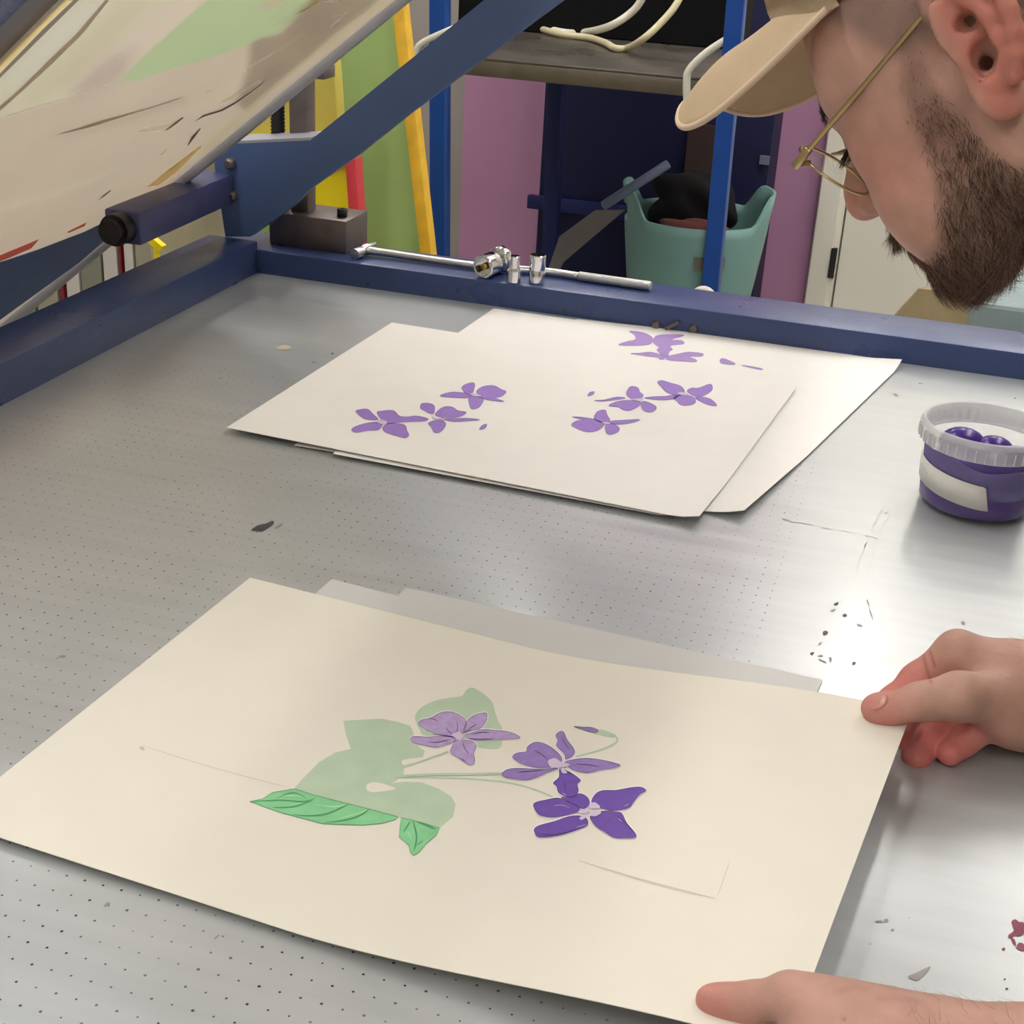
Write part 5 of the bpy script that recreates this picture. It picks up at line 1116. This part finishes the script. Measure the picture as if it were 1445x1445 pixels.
V_, F_ = strands(Pl, Nl, Dl, .0115*rg.uniform(.8, 1.15, len(Pl)), .0004, rg, .12, -.15); tag(hair_obj('eyelashes', V_, F_, np.tile(srgb((40, 32, 32)), (len(V_), 1)), M_HAIR, person), kind='stuff')
# forearm hair
am = (LV[:, 0] > .455) & (LV[:, 2] > .02)
P, N = tri_pick(LV, LF, am, 420, rg); V_, F_ = strands(P, N, np.tile(np.array([-.5, .9, -.1]), (len(P), 1)), .011*rg.uniform(.6, 1.2, len(P)), .00009, rg, .5, .25)
ah = [(V_, F_)]
am = (RV[:, 0] > .49) & (RV[:, 2] > .05)
P, N = tri_pick(RV, RF, am, 200, rg); V2, F2 = strands(P, N, np.tile(np.array([-.6, .3, -.6]), (len(P), 1)), .009*rg.uniform(.6, 1.2, len(P)), .00009, rg, .5, .2)
Va = np.concatenate([V_, V2]); Fa = np.concatenate([F_, F2+len(V_)]); tag(hair_obj('arm_hair', Va, Fa, np.tile(srgb((98, 72, 56)), (len(Va), 1)), M_HAIR, person), kind='stuff')
# ---- thumb nails
def nail_obj(c, ux, uy, un, a, b):
    bm = NB(); g = []
    for i in range(9):
        row = []
        for j in range(9):
            u, v = i/4-1, j/4-1; s = max(abs(u), abs(v)); rr = math.hypot(u, v); 
            if rr > 0: u, v = u*s/rr, v*s/rr
            bul = -.32*b*v*v-.10*a*u*u
            row.append(bm.verts.new(c+ux*(a*u)+uy*(b*v)+un*bul))
        g.append(row)
    for i in range(8):
        for j in range(8): bm.faces.new((g[i][j], g[i+1][j], g[i+1][j+1], g[i][j+1])).smooth = True
    bmesh.ops.recalc_face_normals(bm, faces=bm.faces[:])
    bmesh.ops.solidify(bm, geom=bm.faces[:], thickness=.0005)
    return obj('thumb_nail', bm, mat('nail', (196, 138, 124), .3, 0, .03, 100, .5), person, smooth=True)
ux = -(thumb[3]-thumb[2]); ux /= np.linalg.norm(ux); un = -AW*.70+AU*.7; un -= ux*(un@ux); un /= np.linalg.norm(un); uy = np.cross(un, ux)
nail_obj(D(1243, 1000, .7865)+un*.0079, ux, uy, un, .0068, .0056)
# ---- cap
def band_z(a):
    c = max(0., (math.cos(a)-math.cos(math.radians(66)))/(1-math.cos(math.radians(66)))); return 66+24*c*c*(3-2*c) if math.cos(a) > 0 else 66+6*math.cos(a)
M_CAP = mat('beige_cotton_twill', (194, 172, 142), .85, 0, .035, 60, .2, bump=.25, bscale=900); M_SEAM = mat('cap_edging', (216, 192, 168), .8)
cap = tag(bpy.data.objects.new('cap', None), 'beige peaked cap'); COL.objects.link(cap); cap.location = hw((0, 0, 80)); cap.parent = person; cap.matrix_parent_inverse = person.matrix_basis.inverted()
def sub(name, bm, m, parent, smooth=True, angle=None):
    o = obj(name, bm, m, parent, smooth, angle)
    o.matrix_parent_inverse = cap.matrix_basis.inverted() if parent is cap else o.matrix_parent_inverse; return o
bm = NB(); prof = []; nA = 64; rows = []
for i in range(15):
    f = i/14*math.pi/2; row = []
    for k in range(nA):
        a = 2*math.pi*k/nA
        row.append(bm.verts.new(hw((80*math.cos(f)**.8*math.sin(a), 101*math.cos(f)**.8*math.cos(a)+2, band_z(a)*(1-math.sin(f))+142*math.sin(f)))) if i < 14 else None)
    rows.append(row)
apex = bm.verts.new(hw((0, 2, 140)))
for i in range(13):
    for k in range(nA): bm.faces.new((rows[i][k], rows[i][(k+1) % nA], rows[i+1][(k+1) % nA], rows[i+1][k])).smooth = True
for k in range(nA): bm.faces.new((rows[13][k], rows[13][(k+1) % nA], apex)).smooth = True
bmesh.ops.solidify(bm, geom=bm.faces[:], thickness=.0018); sub('crown', bm, M_CAP, cap)
bm = NB()
def brim_pt(u, v, dn=0.):                                        # u -1..1 across, v 0 at the head .. 1 at the rim edge
    a = u*math.radians(66); xi = 80*math.sin(a); yi = 101*math.cos(a)+2; zi = band_z(a)
    L = 1.
    xo = 84*np.sign(u)*abs(u)**.75; yo = 174-128*(abs(u)**3.43); zo = 88.4-62.3*(xo/72)**2+33*(xo/72)**4
    X = xi*(1-v)+xo*v; Y = yi*(1-v)+yo*v
    Z = zi*(1-v)+zo*v+7*math.sin(math.pi*v)*(1-abs(u))
    return np.array([X, Y, Z-dn])
BL = 1.
nu, nv = 48, 14; gt = [[bm.verts.new(hw(brim_pt(-1+2*i/nu, j/nv))) for j in range(nv+1)] for i in range(nu+1)]; gb = [[bm.verts.new(hw(brim_pt(-1+2*i/nu, j/nv, 2.6))) for j in range(nv+1)] for i in range(nu+1)]
for i in range(nu):
    for j in range(nv):
        bm.faces.new((gt[i][j], gt[i+1][j], gt[i+1][j+1], gt[i][j+1])); bm.faces.new((gb[i][j], gb[i][j+1], gb[i+1][j+1], gb[i+1][j]))
    bm.faces.new((gt[i][nv], gt[i+1][nv], gb[i+1][nv], gb[i][nv])); bm.faces.new((gt[i][0], gb[i][0], gb[i+1][0], gt[i+1][0]))
for i in (0, nu):
    for j in range(nv): bm.faces.new((gt[i][j], gt[i][j+1], gb[i][j+1], gb[i][j]))
bmesh.ops.recalc_face_normals(bm, faces=bm.faces[:]); sub('brim', bm, M_CAP, cap, True, 50)
bm = NB(); add_tube(bm, [hw(brim_pt(-1+2*i/nu, 1, 1.3)) for i in range(nu+1)], .0019, 10); sub('edging', bm, M_SEAM, cap)
# ---- glasses
M_GOLD = mat('brushed_gold_metal', (196, 174, 130), .3, 1., .05, 60); M_LENS = mat('lens', (240, 240, 240), .05, 0, 0, 5, .5, alpha=.10); M_RIMD = mat('bronze_rim', (124, 92, 78), .35, .8, .08, 60)
gl = tag(bpy.data.objects.new('glasses', None), 'thin gold metal glasses'); COL.objects.link(gl); gl.location = hw((0, 100, 0)); gl.parent = person; gl.matrix_parent_inverse = person.matrix_basis.inverted()
def gsub(name, bm, m, parent=gl, smooth=True):
    o = obj(name, bm, m, parent, smooth)
    if parent is gl: o.matrix_parent_inverse = gl.matrix_basis.inverted()
    return o
GU = np.array([0, .40, .92]); GU /= np.linalg.norm(GU)           # lens plane: across x (slightly wrapped), up
def lens_c(s): return np.array([s*36., 102.8 if s < 0 else 89, -1.])
def lens_ax(s): a = np.array([s*1., -.11, 0.]); return a/np.linalg.norm(a)
def lens_pt(s, a, r=1.): return lens_c(s)+lens_ax(s)*(25*r*math.cos(a))+GU*(22.5*r*math.sin(a)-(0 if math.sin(a) > 0 else 0))
for s in (-1, 1):
    bm = NB(); pts = [hw(lens_pt(s, 2*math.pi*k/56)) for k in range(57)]; add_tube(bm, pts, .00085, 8, caps=False); gsub('rim', bm, M_RIMD if s > 0 else M_GOLD)
    bm = NB(); c_ = bm.verts.new(hw(lens_c(s)+np.array([0, 1.2, 0]))); ring = [bm.verts.new(hw(lens_pt(s, 2*math.pi*k/48, .985))) for k in range(48)]
    for k in range(48): bm.faces.new((c_, ring[k], ring[(k+1) % 48]))
    bmesh.ops.solidify(bm, geom=bm.faces[:], thickness=.0012); gsub('lens', bm, M_LENS)
    hg = np.array([s*70., 104.5, 9.]); bm = NB(); p0 = lens_pt(s, math.radians(22))
    add_bar(bm, hw(p0), hw(hg+np.array([0, 1, 0])), .0024, .0034, 0, .0004); add_bar(bm, hw(hg+np.array([0, 3, -1])), hw(hg+np.array([s*1., -10, 2.5])), .0032, .0042, 0, .0006); gsub('hinge', bm, M_GOLD)
    bm = NB(); add_tube(bm, [hw(hg), hw((s*73.5, 60, 20)), hw((s*77, 9, 33.5)), hw((s*81, -8, 36)), hw((s*81, -22, 26))], [.0017, .0015, .0015, .0018, .0019], 10, sub=4); gsub('temple', bm, M_GOLD)
    bm = NB(); add_tube(bm, [hw(lens_pt(s, math.pi-.1)), hw((s*10.5, 99, -4)), hw((s*9.5, 101, -10))], .0005, 8, sub=3); add_lathe(bm, [(0, 0), (.003, .0002), (.0032, .001), (0, .0016)], hw((s*9.4, 102, -9)), HRm@np.array([s*1., .5, 0]), 16); gsub('nose_pad', bm, M_LENS)
bm = NB(); add_tube(bm, [hw(lens_pt(-1, .55)), hw((-6, 113, 12)), hw((6, 113, 12)), hw(lens_pt(1, .55))], .0011, 10, sub=5) if False else add_tube(bm, [hw(lens_pt(-1, math.pi*0+.5) if False else lens_c(-1)+np.array([23, 0, 8])), hw((-5, 112, 11)), hw((5, 112, 11)), hw(lens_c(1)+np.array([-23, 0, 8]))], .0011, 10, sub=5); gsub('bridge', bm, M_GOLD)
lamp(.38, 3.0, .075, 1.7, ZC-.06, 'long ceiling lamp running towards the back wall above the door side')
lamp(-1.5, 2.4, .12, 1.5, ZC-.06, 'long ceiling lamp above the stored screens')
lamp(-.6, .4, .12, 1.5, ZC-.06, 'long ceiling lamp above the raised screen')
lamp(.95, 1.2, .12, 1.3, ZC-.06, 'long ceiling lamp above the person')
lamp(.7, -1.6, .12, 1.5, ZC-.06, 'long ceiling lamp behind the camera')
lamp(-1.2, -1.3, .12, 1.5, ZC-.06, 'added ceiling fill lamp behind the camera on the left')  # unseen lamp added to fill the room from the camera side
lamp(1.1, 3.0, .12, 1.6, ZC-.06, 'added ceiling lamp brightening the white door')  # unseen lamp added to brighten the door and its wall
lamp(-.6, 2.7, .12, 1.4, ZC-.06, 'added ceiling lamp brightening the workbench area')  # unseen lamp added to brighten the back of the room
w = bpy.data.worlds.new('room_air'); SC.world = w; w.use_nodes = True
w.node_tree.nodes['Background'].inputs[0].default_value = (1, .96, .92, 1); w.node_tree.nodes['Background'].inputs[1].default_value = .3
SC.cycles.max_bounces = 8; SC.cycles.sample_clamp_indirect = 4.
